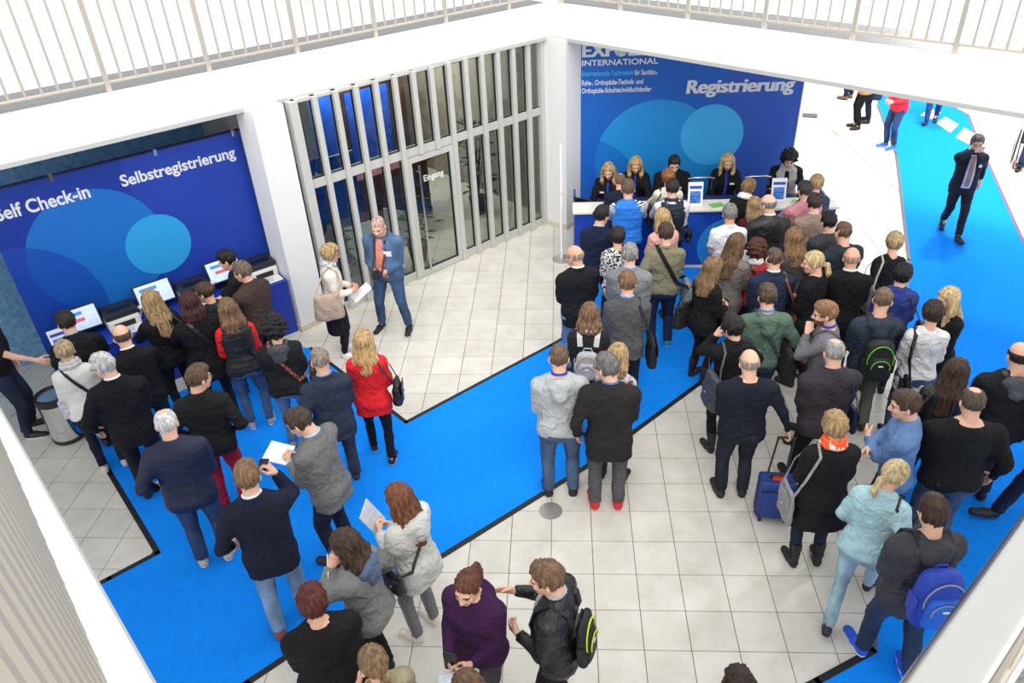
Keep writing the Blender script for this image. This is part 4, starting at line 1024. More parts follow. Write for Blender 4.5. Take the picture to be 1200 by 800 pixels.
        if True:
            if not skirt: f.loft(P0, RT, pl, .03, 2.4)
            tight = .86 if fem and pk != 'wide' else 1.
            for sd_ in (-1, 1):
                hp, K, A, fp = L_[sd_]
                f.cone(hp, K, .094*s*(.5+.5*b_), (.073 if not fem else .064)*s*(.6+.4*b_), .03).cone(K, A+(K-A)*.02, (.071 if not fem else .060)*s, (.064*tight if pk != 'wide' else .072)*s, .015, cut1=.0)
            V, F = f.mesh(); N = vnormals(V, F); dv = np.zeros(len(V))
            for _ in range(4): kk = rr.normal(size=3)*np.array([16, 16, 34]); dv += np.sin(V @ kk+rr.uniform(0, 6))
            for sd_ in (-1, 1):
                for jt, w_, am in ((L_[sd_][1], .12, .006), (L_[sd_][2], .14, .008)):
                    dd = np.abs(V[:, 2]-jt[2]); dv2 = np.exp(-(dd/w_)**2)*np.abs(np.sin(V[:, 2]*62+4*np.sin(V[:, 0]*14+V[:, 1]*9))); V = V-N*(am*.6*dv2)[:, None]
            V = V+N*(.0016*dv)[:, None]
            link('trousers' if not skirt else 'tights', quad_mesh('trousers', V, F, [cloth(pants if not skirt else (24, 24, 28), pk if not skirt else 'cloth')]), body)
        up, sl2 = SHOE['boot' if boot else 'shoe']
        shm = mat('shoe', shoes, .55, var=.1, vscale=20); som = mat('sole', sole, .7)
        for sd_ in (-1, 1):
            hp, K, A, fp = L_[sd_]; sc = s*(1.06 if not fem else .95); Rf = Rz(-sd_*R(9)) @ Rx(fp); org = A+V3(0, .0, -.085*s)
            if fp: org = A+Rf @ V3(0, 0, -.085*s)
            sh = link('shoe' if not boot else 'boot', quad_mesh('shoe', org+((up[0]+V3(0, .05, 0))*sc) @ Rf.T, up[1], [shm]), body)
            link('sole', quad_mesh('sole', org+((sl2[0]+V3(0, .05, 0))*sc) @ Rf.T, sl2[1], [som]), sh)
    # ---- hair, glasses, scarf
    if hair:
        hv, hf = hair_geo(hair); link('hair', quad_mesh('hair', HC+(hv*hs*1.005) @ RH.T, hf, [hair_mat(hc)]), body)
    if glasses:
        mb = MB(); tr = lambda v: HC+RH @ (V3(*v)*hs)
        for sd_ in (-1, 1):
            mb.tube([tr((sd_*.034+math.cos(2*math.pi*k/14)*.023, .100, .004+math.sin(2*math.pi*k/14)*.018)) for k in range(14)], .0026, 6, closed=True)
            mb.tube([tr((sd_*.057, .099, .010)), tr((sd_*.080, .05, .012)), tr((sd_*.085, -.012, .012))], .0028, 6)
        mb.tube([tr((-.011, .103, .010)), tr((.011, .103, .010))], .0026, 6); mb.build('glasses', mat('spectacle_frame', glasses, .35), body, True)
    if scarf:
        mb = MB(); n_ = 20
        for lay, (rr_, z, w_) in enumerate(((.086, 1.495, .030), (.078, 1.53, .026))):
            mb.tube([tz((math.cos(2*math.pi*k/n_)*rr_, -.02+math.sin(2*math.pi*k/n_)*rr_, z-.014*math.sin(2*math.pi*k/n_)+.006*math.sin(k*1.9+lay))) for k in range(n_)], [w_*s*(1+.15*math.sin(k*2.3)) for k in range(n_)], 10, closed=True)
        mb.build('scarf', cloth(scarf), body, True)
    PEOPLE[key] = dict(o=body, loc=loc, yaw=yw, tz=tz, RT=RT, P0=P0, s=s, hands=hands_w, lev=lev, th=th, HC=HC, RH=RH, b=b_, tz0=tz)
    return body
def W2(key, v):
    """a point given in a person's own frame, in the room"""
    p = PEOPLE[key]; return p['loc']+Rz(p['yaw']) @ np.asarray(v)
# ------------------------------------------------------------------ who is where
GRP = 'people in the hall'
def p(key, at, label, **k): return person(key, label, at, group=GRP, **k)
BLK = (22, 22, 25); NAVY = (26, 32, 52); JEAN = (58, 84, 126); DJEAN = (34, 44, 72); LJEAN = (92, 124, 168); GREY = (120, 120, 120)
BLOND = (196, 160, 104); BROWN = (86, 60, 42); DKBR = (48, 36, 30); BLACKH = (24, 22, 22); GREYH = (136, 130, 126); WHITEH = (208, 206, 202); AUBURN = (124, 62, 36)
# self check-in queue, left
q = spot(50, 505); p('L1', (0, 0), 'person in black T-shirt and jeans reaching from the left frame edge', ground=(q[0]-.12, q[1]-.02), H=1.72, yaw=-72, top='tee', tc=BLK, pants=DJEAN, arms=('down', 'reach'), shoes=(26, 26, 28), sole=(225, 225, 222), hair='short', hc=DKBR, lean=8)
p('L2', (78, 377), 'dark haired person in black jacket at the leftmost screen', yaw=38, H=1.70, tc=BLK, pants=BLK, pk='cloth', hair='short', hc=DKBR, inner=True, inner_c=(140, 170, 205), arms=('desk', 'desk'), build=1.08, lean=12)
p('L3', (76, 411), 'woman in cream jumper with blonde bun and black cross strap', sex='f', yaw=32, H=1.66, top='sweater', tc=(226, 224, 216), tk='knit', hem=.84, pants=(26, 34, 52), shoes=(206, 196, 184), sole=(230, 226, 220), hair='bun', hc=(190, 164, 120), scarf=(206, 204, 204), arms=('front', 'front'))
p('L4', (121, 428), 'white haired man in black suit with spectacles looking left', yaw=30, H=1.78, top='blazer', tc=(20, 21, 26), pants=(24, 25, 30), pk='cloth', hair='short', hc=WHITEH, hyaw=48, glasses=(40, 40, 45), inner=True, inner_c=(240, 240, 240), arms=('loose', 'front'), shoes=(26, 24, 26), build=1.06, belly=.04, skin=2)
p('L5', (143, 393), 'balding man in black jumper beside the left badge printer', yaw=40, H=1.70, top='jacket', tc=(20, 20, 23), pants=(30, 36, 54), hair='fringe', hc=(92, 76, 62), inner=True, inner_c=(230, 230, 230), arms=('desk', 'desk'), build=1.08, lean=10)
p('L6', (177, 352), 'woman with long streaked blonde hair in black jacket at a screen', sex='f', yaw=48, H=1.70, tc=BLK, pants=BLK, pk='cloth', hair='long', hc=(178, 142, 92), arms=('desk', 'front'))
p('L7', (222, 355), 'woman with dark red hair in black coat beside the sunglasses woman', sex='f', yaw=36, H=1.76, top='coat', hem=.72, tc=(20, 20, 23), pants=BLK, pk='cloth', hair='bob', hc=(70, 22, 22), arms=('desk', 'down'), build=1.1, shoes=(60, 40, 30))
p('L8', (239, 342), 'woman with brown bun and sunglasses in dark hooded top', sex='f', yaw=52, H=1.60, top='hoodie', tc=(36, 38, 48), pants=DJEAN, hair='bun', hc=(82, 54, 38), hyaw=35, glasses=(20, 20, 22), arms=('desk', 'front'))
p('L9', (266, 304), 'black haired man in black jacket in profile at the partition wall', yaw=98, H=1.66, tc=(24, 24, 28), pants=BLK, pk='cloth', hair='short', hc=BLACKH, hpitch=14, inner=True, inner_c=(40, 80, 180), arms=('desk', 'desk'), lean=10)
p('L10', (284, 318), 'greying man in brown jacket at the right badge printer', yaw=60, H=1.68, tc=(66, 52, 46), pants=(36, 42, 60), hair='short', hc=(116, 98, 80), hyaw=20, arms=('desk', 'front'), build=1.05)
p('L11', (267, 362), 'woman in black padded vest with red sleeves and jeans', sex='f', yaw=24, H=1.70, top='vest', tc=(34, 35, 38), tk='nylon', sleeve=(214, 36, 34), puff=48, pants=JEAN, hair='medium', hc=(132, 92, 60), arms=('front', 'front'), shoes=(150, 150, 150), sole=(236, 236, 232), hyaw=15)
p('L12', (322, 384), 'woman with curly black hair in black hooded jacket and jeans', sex='f', yaw=16, H=1.66, top='parka', tc=(30, 30, 32), hood_c=(74, 76, 80), hem=.84, pants=LJEAN, hair='curly', hc=(20, 18, 18), arms=('front', 'front'), build=1.05, shoes=(150, 140, 130))
p('L13', (375, 421), 'close-cropped man in dark blue blazer and faded grey jeans', yaw=28, H=1.74, top='blazer', tc=(42, 50, 66), pants=(62, 66, 76), hair='crop', hc=(150, 132, 118), inner=True, inner_c=(150, 160, 180), arms=('down', 'front'), shoes=(70, 60, 54), step=.22, skin=1)
p('L14', (426, 399), 'woman with wavy blonde hair in bright red jacket and black trousers', sex='f', yaw=8, H=1.62, tc=(216, 34, 44), hem=.74, pants=(20, 20, 24), pk='cloth', hair='wavy', hc=(208, 164, 104), arms=('front', 'front'), step=-.25, shoes=(40, 32, 32), sole=(200, 180, 160))
p('L15', (233, 442), 'man with glasses in black jacket and crimson trousers', yaw=16, H=1.76, tc=(28, 28, 30), pants=(166, 28, 52), pk='cloth', hair='short', hc=(104, 76, 54), hyaw=-48, glasses=(24, 24, 28), arms=('pocket', 'pocket'), shoes=(40, 36, 40))
p('L16', (195, 495), 'white haired man with bald spot in navy jacket and jeans', yaw=22, H=1.80, tc=(28, 34, 58), tk='nylon', hem=.80, pants=(46, 68, 108), hair='thinning', hc=(226, 224, 222), arms=('pocket', 'front'), shoes=(196, 180, 158), sole=(220, 212, 200), build=1.08, belly=.04, skin=2)
p('L17', (290, 558), 'fair haired man in navy blazer and light jeans holding a phone', yaw=22, H=1.84, top='blazer', tc=(24, 28, 48), pants=(104, 142, 188), hair='short', hc=(142, 106, 70), inner=True, inner_c=(226, 230, 236), arms=('pocket', 'phoneup'), shoes=(150, 74, 50), sole=(120, 60, 40), build=1.04, step=.18)
p('L18', (351, 494), 'man in grey blazer with glasses reading papers', yaw=72, H=1.80, top='blazer', tc=(112, 112, 112), pants=(30, 34, 50), pk='cloth', hair='short', hc=(74, 58, 46), hyaw=12, hpitch=22, glasses=(40, 60, 110), inner=True, inner_c=(172, 200, 226), arms=('phone', 'phone'), lean=7, build=1.04, belly=.03)
p('L19', (404, 637), 'woman in grey jacket with blue hood and hand at her mouth', sex='f', yaw=76, H=1.72, top='parka', tc=(126, 128, 126), hood_c=(88, 104, 134), hem=.84, pants=BLK, pk='cloth', hair='medium', hc=(76, 50, 36), hyaw=8, glasses=(60, 70, 130), arms=('chin', 'pocket'), shoes=BLK)
p('L20', (366, 704), 'woman with short dark red hair in black round neck jumper', sex='f', yaw=24, H=1.70, top='sweater', tc=(24, 24, 26), hem=.82, pants=BLK, pk='cloth', hair='pixie', hc=(104, 36, 30), arms=('front', 'front'), build=1.28, belly=.05)
p('L21', (467, 582), 'woman with long auburn hair in pale grey hooded coat', sex='f', yaw=58, H=1.70, top='parka', tc=(200, 200, 196), hem=.76, pants=('plaid', (120, 120, 122), (88, 90, 94), 2.2), hair='long', hc=(132, 74, 42), arms=('phone', 'phone'), shoes=(214, 204, 188), sole=(226, 220, 210))
p('L22', (437, 775), 'woman with light brown ponytail in khaki jacket at the bottom edge', sex='f', yaw=42, H=1.68, tc=(150, 142, 116), pants=DJEAN, hair='lowtail', hc=(146, 110, 70), arms=('phone', 'front'))
p('L23', (548, 686), 'woman in purple hooded top with auburn ponytail facing the camera', sex='f', yaw=158, H=1.68, top='hoodie', tc=(58, 26, 66), hem=.82, pants=(66, 66, 72), hair='ponytail', hc=(112, 56, 36), hpitch=12, arms=('front', 'front'), build=1.12, lean=1)
p('L24', (641, 676), 'man in black leather jacket gesturing with open hand', yaw=72, H=1.78, tc=(20, 20, 22), tk='leather', pants=BLK, pk='cloth', hair='short', hc=(126, 90, 60), inner='front', inner_c=(170, 172, 174), hyaw=12, arms=('front', 'point'), hem=.82)
p('L25', (548, 806), 'top of a brown haired head at the bottom edge left of centre', sex='f', yaw=30, H=1.66, tc=(60, 50, 50), hair='medium', hc=(120, 82, 56), arms=('front', 'front'))
p('L26', (866, 806), 'top of a dark brown haired head at the bottom edge right of centre', yaw=10, H=1.74, tc=(40, 40, 44), hair='short', hc=(54, 34, 26), arms=('down', 'down'))
# by the glass front
p('E1', (387, 296), 'short haired blonde woman in white quilted jacket beside the glass front', sex='f', yaw=-72, H=1.60, tc=(228, 222, 208), hem=.86, tk='nylon', pants=(24, 24, 28), pk='cloth', skirt=.42, hair='pixie', hc=(196, 160, 104), scarf=('blotch', (206, 212, 206), (150, 164, 160), 1.4), glasses=(30, 30, 30), arms=('front', 'front'), shoes=(230, 230, 230), sole=(240, 240, 240), skin=1)
p('E2', (443, 264), 'stout man in denim jacket and jeans facing the camera', yaw=172, H=1.74, tc=(66, 102, 146), tk='denim', pants=(52, 84, 130), hair='shaved', hc=(206, 164, 146), inner='front', inner_c=(222, 140, 120), arms=('front', 'front'), build=1.10, belly=.05, stance=.2, shoes=(24, 24, 28), sole=(228, 228, 228), hpitch=16)
# registration queue, centre
p('C1', (673, 299), 'bald man in black jacket and blue jeans at the queue edge', yaw=14, H=1.74, top='blazer', tc=(24, 24, 28), pants=LJEAN, hair='fringe', hc=(190, 150, 126), hyaw=38, glasses=(20, 20, 22), inner=True, inner_c=(240, 240, 240), arms=('front', 'front'), build=1.08, skin=1)
p('C2', (705, 252), 'dark haired man in navy jacket left of the blue vest', yaw=-14, H=1.70, tc=(24, 32, 58), hem=.76, pants=NAVY, pk='cloth', hair='short', hc=(30, 26, 26), hyaw=-25, inner=True, inner_c=(180, 190, 210), arms=('front', 'desk'))
p('C3', (736, 221), 'man in bright blue quilted vest over striped sleeves at the desk', yaw=0, H=1.70, top='vest', tc=(40, 122, 220), tk='nylon', puff=46, sleeve=('stripe', (236, 236, 236), (24, 26, 36), 1.6), pants=DJEAN, hair='short', hc=(112, 88, 70), arms=('desk', 'desk'), build=1.06)
p('C4', (727, 212), 'balding man in dark navy bent over the desk left of the vest', yaw=-6, H=1.52, tc=(26, 30, 48), pants=NAVY, pk='cloth', hair='thinning', hc=(126, 92, 68), arms=('desk', 'desk'), lean=16)
p('C5', (783, 208), 'woman with short auburn hair in cream coat at the desk', sex='f', yaw=4, H=1.58, top='coat', tc=(226, 218, 200), hem=.78, pants=BLK, pk='cloth', hair='pixie', hc=(168, 92, 42), arms=('desk', 'desk'), glasses=(50, 30, 20))
p('C6', (788, 220), 'dark haired man in quilted navy vest with pale sleeves', yaw=-2, H=1.66, top='vest', tc=(34, 42, 60), tk='nylon', puff=50, sleeve=(222, 214, 222), pants=(30, 36, 52), hair='short', hc=(52, 40, 34), arms=('desk', 'front'), build=1.04)
p('C7', (776, 255), 'blonde woman in pale pink jacket behind the navy vest', sex='f', yaw=22, H=1.62, tc=(224, 170, 160), pants=DJEAN, hair='medium', hc=(204, 166, 104), glasses=(40, 40, 40), arms=('front', 'front'))
p('C8', (780, 273), 'brown haired person in khaki jacket with turquoise trainers', yaw=4, H=1.72, tc=(128, 124, 102), hem=.86, pants=(32, 44, 78), hair='short', hc=(78, 54, 40), arms=('pocket', 'front'), shoes=(30, 140, 170), sole=(160, 220, 220))
p('C9', (724, 277), 'woman with dark pixie hair in black and white patterned top', sex='f', yaw=-4, H=1.58, top='cardigan', tc=('blotch', (26, 26, 28), (226, 224, 220), 1.8), pants=BLK, pk='cloth', hair='pixie', hc=(44, 30, 28), arms=('front', 'front'))
p('C10', (738, 298), 'grey haired man in light grey suit jacket with blue collar', yaw=-4, H=1.76, top='blazer', tc=(128, 130, 132), pants=(70, 72, 76), pk='cloth', hair='short', hc=(150, 146, 142), inner=True, inner_c=(150, 186, 226), arms=('front', 'front'), build=1.06)
p('C11', (735, 331), 'ginger haired man in dark grey suit jacket with shoulder strap', yaw=0, H=1.76, top='blazer', tc=(84, 84, 86), pants=(34, 36, 44), pk='cloth', hair='short', hc=(140, 98, 68), inner=True, inner_c=(140, 176, 220), arms=('front', 'front'), build=1.02)
p('C12', (691, 368), 'woman with brown bob in black and white jacket and grey rucksack', sex='f', yaw=-6, H=1.68, tc=(32, 33, 36), pants=LJEAN, hair='bob', hc=(132, 94, 64), scarf=(222, 222, 226), arms=('front', 'front'))
p('C13', (655, 418), 'young man in pale grey hooded sweatshirt and jeans on the carpet edge', yaw=2, H=1.82, top='hoodie', tc=(176, 180, 180), pants=(66, 92, 130), hair='crop', hc=(112, 84, 62), inner=True, inner_c=(40, 70, 180), arms=('front', 'front'), shoes=(26, 26, 30), sole=(230, 228, 222), build=1.05, stance=.12)
p('C14', (711, 429), 'grey haired man in black jacket with bright red shoes', yaw=0, H=1.84, tc=(38, 36, 36), hem=.72, pants=(84, 84, 86), pk='cloth', hair='short', hc=(112, 108, 106), hyaw=42, glasses=(50, 40, 40), inner=True, inner_c=(80, 110, 150), arms=('down', 'front'), shoes=(196, 36, 36), sole=(226, 120, 110), build=1.06)
p('C15', (724, 416), 'woman with curly blonde hair in burgundy behind the black jacket man', sex='f', yaw=-22, H=1.66, top='cardigan', tc=(112, 30, 56), sleeve=('blotch', (190, 188, 190), (150, 148, 152), 1.2), pants=DJEAN, hair='bob', hc=(190, 152, 100), arms=('front', 'front'))
# staff behind the registration desk
st = dict(top='jacket', tc=(18, 18, 21), pants=BLK, pk='cloth', legs='sit', seat=.46, hpitch=15, lean=8, inner='front', inner_c=(46, 60, 170), inner_w=.35)
p('S1', (713, 199), 'staff woman with blonde bob in black at the desk left end', sex='f', yaw=172, H=1.74, hair='mediumf', hc=(196, 158, 96), arms=('desk', 'desk'), **st)
p('S2', (745, 192), 'staff woman with wavy blonde hair in black, second from left', sex='f', yaw=176, H=1.76, hair='mediumf', hc=(206, 164, 96), arms=('desk', 'desk'), **st)
p('S3', (790, 191), 'staff man with dark quiff in black shirt behind the desk', yaw=178, H=1.82, hair='short', hc=(40, 34, 32), arms=('desk', 'desk'), build=1.1, **st)
p('S4', (853, 188), 'staff woman with very long straight blonde hair in black', sex='f', yaw=176, H=1.80, hair='longf', hc=(216, 184, 118), arms=('desk', 'desk'), **st)
p('S5', (925, 185), 'staff woman with dark curly hair in pale grey vest', sex='f', yaw=170, H=1.74, top='vest', tc=(168, 170, 168), sleeve=(20, 20, 22), pants=BLK, pk='cloth', inner='front', inner_c=(18, 18, 20), hair='curly', hc=(36, 24, 26), hpitch=20, lean=8, arms=('desk', 'desk'), build=1.12, legs='sit', seat=.53, inner_w=.75)
# registration queue, right
p('R1', (855, 250), 'grey haired man in white polo shirt at the desk', yaw=2, H=1.66, top='shirt', tc=(228, 230, 232), short=True, pants=DJEAN, hair='short', hc=(140, 134, 130), arms=('front', 'front'), skin=1)
p('R2', (877, 219), 'woman with brown bob and white scarf in black leaning at the desk', sex='f', yaw=-38, H=1.58, tc=(20, 20, 22), pants=BLK, pk='cloth', hair='pixie', hc=(144, 108, 70), scarf=(236, 234, 230), arms=('desk', 'desk'), lean=14, hpitch=16)
p('R3', (884, 240), 'woman with blonde wavy hair in dark red beside the leather jacket', sex='f', yaw=4, H=1.50, tc=(84, 22, 30), pants=BLK, pk='cloth', hair='medium', hc=(176, 138, 88), arms=('front', 'front'))
p('R4', (900, 238), 'balding grey man in black leather jacket near the desk', yaw=12, H=1.76, tc=(26, 27, 28), tk='leather', pants=(36, 38, 46), pk='cloth', hair='fringe', hc=(142, 136, 132), hyaw=20, inner=True, inner_c=(220, 220, 220), arms=('front', 'front'), build=1.16, belly=.04)
p('R5', (943, 222), 'dark haired man in pink checked shirt at the desk right end', yaw=14, H=1.66, top='shirt', tc=(206, 140, 150), pants=DJEAN, hair='short', hc=(66, 60, 58), arms=('desk', 'front'), build=1.06)
p('R6', (954, 237), 'brown haired man in taupe jacket behind the pink shirt', yaw=0, H=1.66, tc=(150, 128, 116), pants=(60, 56, 56), pk='cloth', hair='short', hc=(68, 46, 36), arms=('front', 'front'), inner=True, inner_c=(206, 180, 180))
p('R7', (957, 214), 'short haired blonde woman in dark speckled jacket at the desk corner', sex='f', yaw=-10, H=1.58, tc=('blotch', (34, 46, 58), (62, 82, 92), 1.6), pants=(34, 60, 110), hair='pixie', hc=(196, 162, 104), arms=('desk', 'front'))
p('R8', (971, 259), 'black haired man in charcoal jacket behind the taupe jacket', yaw=12, H=1.62, tc=(58, 60, 64), pants=BLK, pk='cloth', hair='short', hc=(24, 22, 24), arms=('front', 'front'), build=1.06)
p('R9', (988, 271), 'brown haired man in dark petrol hooded jacket', yaw=14, H=1.76, top='parka', tc=(38, 48, 56), hem=.82, pants=(40, 42, 50), hair='crop', hc=(112, 78, 58), arms=('front', 'front'), build=1.08)
p('R10', (930, 278), 'woman with wavy light brown hair in grey-brown jacket', sex='f', yaw=10, H=1.64, tc=(78, 72, 72), pants=BLK, pk='cloth', hair='wavy', hc=(148, 106, 64), arms=('front', 'front'))
p('R11', (863, 285), 'woman with very long brown hair in grey cardigan holding paper', sex='f', yaw=-34, H=1.74, top='cardigan', tc=(116, 110, 106), pants=BLK, pk='cloth', hair='long', hc=(118, 84, 54), hyaw=-15, arms=('front', 'phone'))
p('R12', (836, 313), 'woman with ombre blonde hair in black with black shoulder bag', sex='f', yaw=-58, H=1.66, top='cardigan', tc=(22, 22, 24), pants=BLK, pk='cloth', hair='wavy', hc=(142, 108, 68), arms=('front', 'front'), boot=True, glasses=(40, 30, 26))
p('R13', (887, 292), 'woman with curly red hair in red leather jacket', sex='f', yaw=6, H=1.54, tc=(176, 34, 42), tk='leather', hem=.88, pants=DJEAN, hair='curly', hc=(92, 42, 30), scarf=(226, 220, 216), hyaw=-20, arms=('front', 'front'))
p('R14', (907, 302), 'man in navy blazer with brown leather shoulder strap', yaw=2, H=1.74, top='blazer', tc=(34, 44, 68), pants=(36, 42, 62), hair='crop', hc=(100, 74, 56), inner=True, inner_c=(226, 228, 232), arms=('front', 'front'), build=1.06)
p('R15', (953, 306), 'woman with blonde ponytail in black looking left', sex='f', yaw=40, H=1.76, top='cardigan', tc=(20, 20, 23), pants=BLK, pk='cloth', hair='lowtail', hc=(216, 184, 128), hyaw=35, arms=('front', 'front'), shoes=(40, 30, 28))
p('R16', (998, 301), 'bald man in black suit in the middle of the right queue', yaw=-12, H=1.70, top='blazer', tc=(20, 20, 23), pants=(24, 24, 28), pk='cloth', hair='fringe', hc=(206, 150, 130), inner=True, inner_c=(236, 236, 238), arms=('front', 'front'), build=1.12, skin=1)
p('R17', (1048, 283), 'short haired blonde woman in black cape with grey tote bag', sex='f', yaw=8, H=1.62, top='cardigan', tc=(20, 20, 22), pants=BLK, pk='cloth', hair='pixie', hc=(190, 160, 110), arms=('back', 'front'), tilt=4, hyaw=-20)
p('R18', (1058, 321), 'woman with black hair in blue jacket with grey seams', sex='f', yaw=-12, H=1.66, tc=(48, 62, 132), pants=DJEAN, hair='pixie', hc=(26, 24, 26), hyaw=-25, arms=('front', 'front'), build=1.1)
p('R19', (1035, 350), 'young man in slate hooded top with black and green rucksack', yaw=-4, H=1.78, top='hoodie', tc=(50, 60, 74), pants=(98, 100, 88), pk='cloth', hair='crop', hc=(122, 92, 66), hyaw=-22, arms=('front', 'strap'), shoes=(34, 34, 34), sole=(210, 205, 190))
p('R20', (967, 366), 'bearded ginger man in grey jumper with hand at his chin', yaw=70, H=1.74, top='sweater', tc=(112, 112, 118), pants=(34, 40, 60), hair='short', hc=(156, 108, 68), hyaw=6, beard=True, inner=True, inner_c=(40, 70, 180), arms=('chin', 'pocket'))
p('R21', (899, 346), 'man in green hooded sweatshirt with black shoulder bag', yaw=2, H=1.78, top='hoodie', tc=(86, 110, 96), pants=(46, 62, 94), hair='short', hc=(92, 70, 52), inner=True, inner_c=(90, 130, 200), arms=('front', 'loose'), build=1.04)
p('R22', (858, 382), 'woman with dark pinned hair in black coat and boots with phone', sex='f', yaw=14, H=1.68, top='coat', hem=.74, tc=(20, 20, 22), pants=BLK, pk='cloth', hair='pixie', hc=(34, 26, 24), hyaw=20, arms=('ear', 'strap'), boot=True)
p('R23', (878, 423), 'bald man in dark navy jumper pulling the blue suitcase', yaw=2, H=1.74, top='sweater', tc=(24, 28, 40), hem=.82, pants=(36, 42, 56), hair='fringe', hc=(168, 148, 132), arms=('front', 'drag'), shoes=(34, 30, 30), build=1.16, belly=.05, collar=None)
p('R24', (977, 411), 'man with thinning grey hair in dark plum jacket', yaw=4, H=1.80, tc=(56, 50, 56), pants=(22, 22, 26), pk='cloth', hair='thinning', hc=(160, 156, 152), arms=('front', 'front'), build=1.10, belly=.04, step=-.3, hem=.80)
p('R25', (978, 498), 'woman with highlighted short hair in black coat and orange scarf', sex='f', yaw=4, H=1.72, top='coat', tc=(24, 24, 25), hem=.62, pants=(32, 42, 70), hair='pixie', hc=(186, 146, 92), scarf=('blotch', (236, 92, 40), (236, 214, 200), .7), arms=('front', 'front'), boot=True, shoes=(26, 24, 24), build=1.06)
p('R26', (1061, 473), 'young man in light blue shirt with folded arms', yaw=66, H=1.78, top='shirt', tc=(98, 130, 176), pants=(60, 48, 50), pk='cloth', hair='short', hc=(82, 58, 42), hyaw=10, arms=('crossed', 'crossed'), shoes=(110, 100, 40), sole=(220, 214, 200), build=1.04)
p('R27', (1093, 366), 'woman with cropped dark hair in white blouse and black strap', sex='f', yaw=-8, H=1.70, top='tunic', tc=(222, 222, 224), pants=JEAN, hair='pixie', hc=(62, 42, 38), hyaw=-12, arms=('front', 'front'))
p('R28', (1111, 349), 'woman with long pale blonde hair in black facing left', sex='f', yaw=100, H=1.68, top='cardigan', tc=(22, 22, 24), pants=BLK, pk='cloth', hair='longf', hc=(222, 190, 128), arms=('front', 'front'), hpitch=10)
p('R29', (1121, 434), 'woman with long dark brown hair in black leather jacket', sex='f', yaw=-24, H=1.70, tc=(22, 22, 24), tk='leather', pants=BLK, pk='cloth', hair='long', hc=(74, 50, 38), hyaw=-15, arms=('front', 'front'))
p('R30', (1139, 470), 'broad man in black jumper and jeans with his back to the camera', yaw=-6, H=1.82, top='sweater', tc=(22, 22, 23), hem=.82, pants=(56, 80, 120), hair='thinning', hc=(92, 74, 60), glasses=(50, 50, 50), arms=('front', 'down'), build=1.24, belly=.05)
p('R31', (1194, 416), 'bald man in black and grey jacket at the right frame edge', yaw=-8, H=1.80, top='parka', tc=(30, 31, 33), hood_c=(86, 88, 92), hem=.84, pants=(36, 44, 64), hair='fringe', hc=(40, 34, 32), arms=('front', 'front'), build=1.16, sleeve=None)
p('R32', (1049, 555), 'woman in pale turquoise suit with blonde ponytail striding right', sex='f', yaw=-34, H=1.70, tc=(170, 206, 212), hem=.84, pants=(140, 178, 196), hair='lowtail', hc=(214, 188, 130), hyaw=-28, hpitch=18, arms=('swingf', 'swingb'), legs='walk', step=.34, lean=9, shoes=(34, 38, 48))
p('R33', (1093, 600), 'man in grey and black jacket wearing the blue rucksack', yaw=4, H=1.80, top='parka', tc=(62, 62, 68), hem=.78, pants=(42, 62, 96), hair='short', hc=(72, 44, 34), arms=('front', 'front'), shoes=(34, 92, 220), sole=(236, 238, 240), stance=.13, step=-.25, build=1.06)
q = spot(1186, 606); p('R34', (0, 0), 'person mostly beyond the right frame edge with black shoe stepping in', ground=(q[0]+.12, q[1]), H=1.78, yaw=78, tc=(150, 30, 44), pants=(26, 34, 56), pk='cloth', hair='short', hc=BROWN, legs='walk', step=-.30, shoes=(20, 20, 24))
# far right
p('F1', (1145, 167), 'man in dark suit and tie walking on the blue carpet', yaw=168, H=1.66, top='blazer', tc=(34, 36, 46), pants=(34, 36, 46), pk='cloth', hair='short', hc=(112, 104, 98), inner='front', inner_c=(192, 206, 236), tie=(160, 126, 116), arms=('swingb', 'brow'), legs='walk', step=-.26, shoes=(22, 22, 26), lean=3, build=1.0, belly=.03)
def far(key, px, label, **k):
    q = spot(*px); p(key, (0, 0), label, ground=(q[0], q[1]), **k)
far('F2', (1042, 173), 'person in red jacket and jeans with blue shoes under the gallery', H=1.62, yaw=112, tc=(226, 52, 70), pants=(46, 72, 122), arms=('front', 'front'), shoes=(40, 110, 220), sole=(220, 220, 220))
far('F3', (1004, 150), 'person in tan jacket and black trousers under the gallery', sex='f', H=1.60, yaw=88, tc=(196, 146, 84), pants=BLK, pk='cloth', arms=('front', 'front'), hair='medium')
far('F4', (1017, 143), 'person in long dark coat behind the tan jacket', H=1.62, yaw=70, top='coat', tc=(40, 46, 66), pants=NAVY, pk='cloth', arms=('pocket', 'pocket'))
far('F5', (994, 116), 'person in dark trousers cut off by the gallery at the far left', H=1.64, yaw=40, tc=(40, 44, 60), pants=(30, 40, 66), pk='cloth', shoes=(120, 90, 60))
far('F6', (1090, 144), 'person in blue jeans walking on the far carpet', H=1.64, yaw=150, tc=(60, 70, 90), pants=(30, 66, 130), legs='walk', step=.14, shoes=(26, 30, 44))
wq = spot(1204, 190)
person('F7', 'person in checked shirt seated in a wheelchair at the right edge', (0, 0), ground=(wq[0], wq[1]-.05), H=1.66, yaw=150, top='shirt', tc=('plaid', (60, 40, 60), (130, 60, 70), 1.6), pants=(40, 60, 110), legs='sit', seat=.46, arms=('lap', 'lap'), group=GRP)
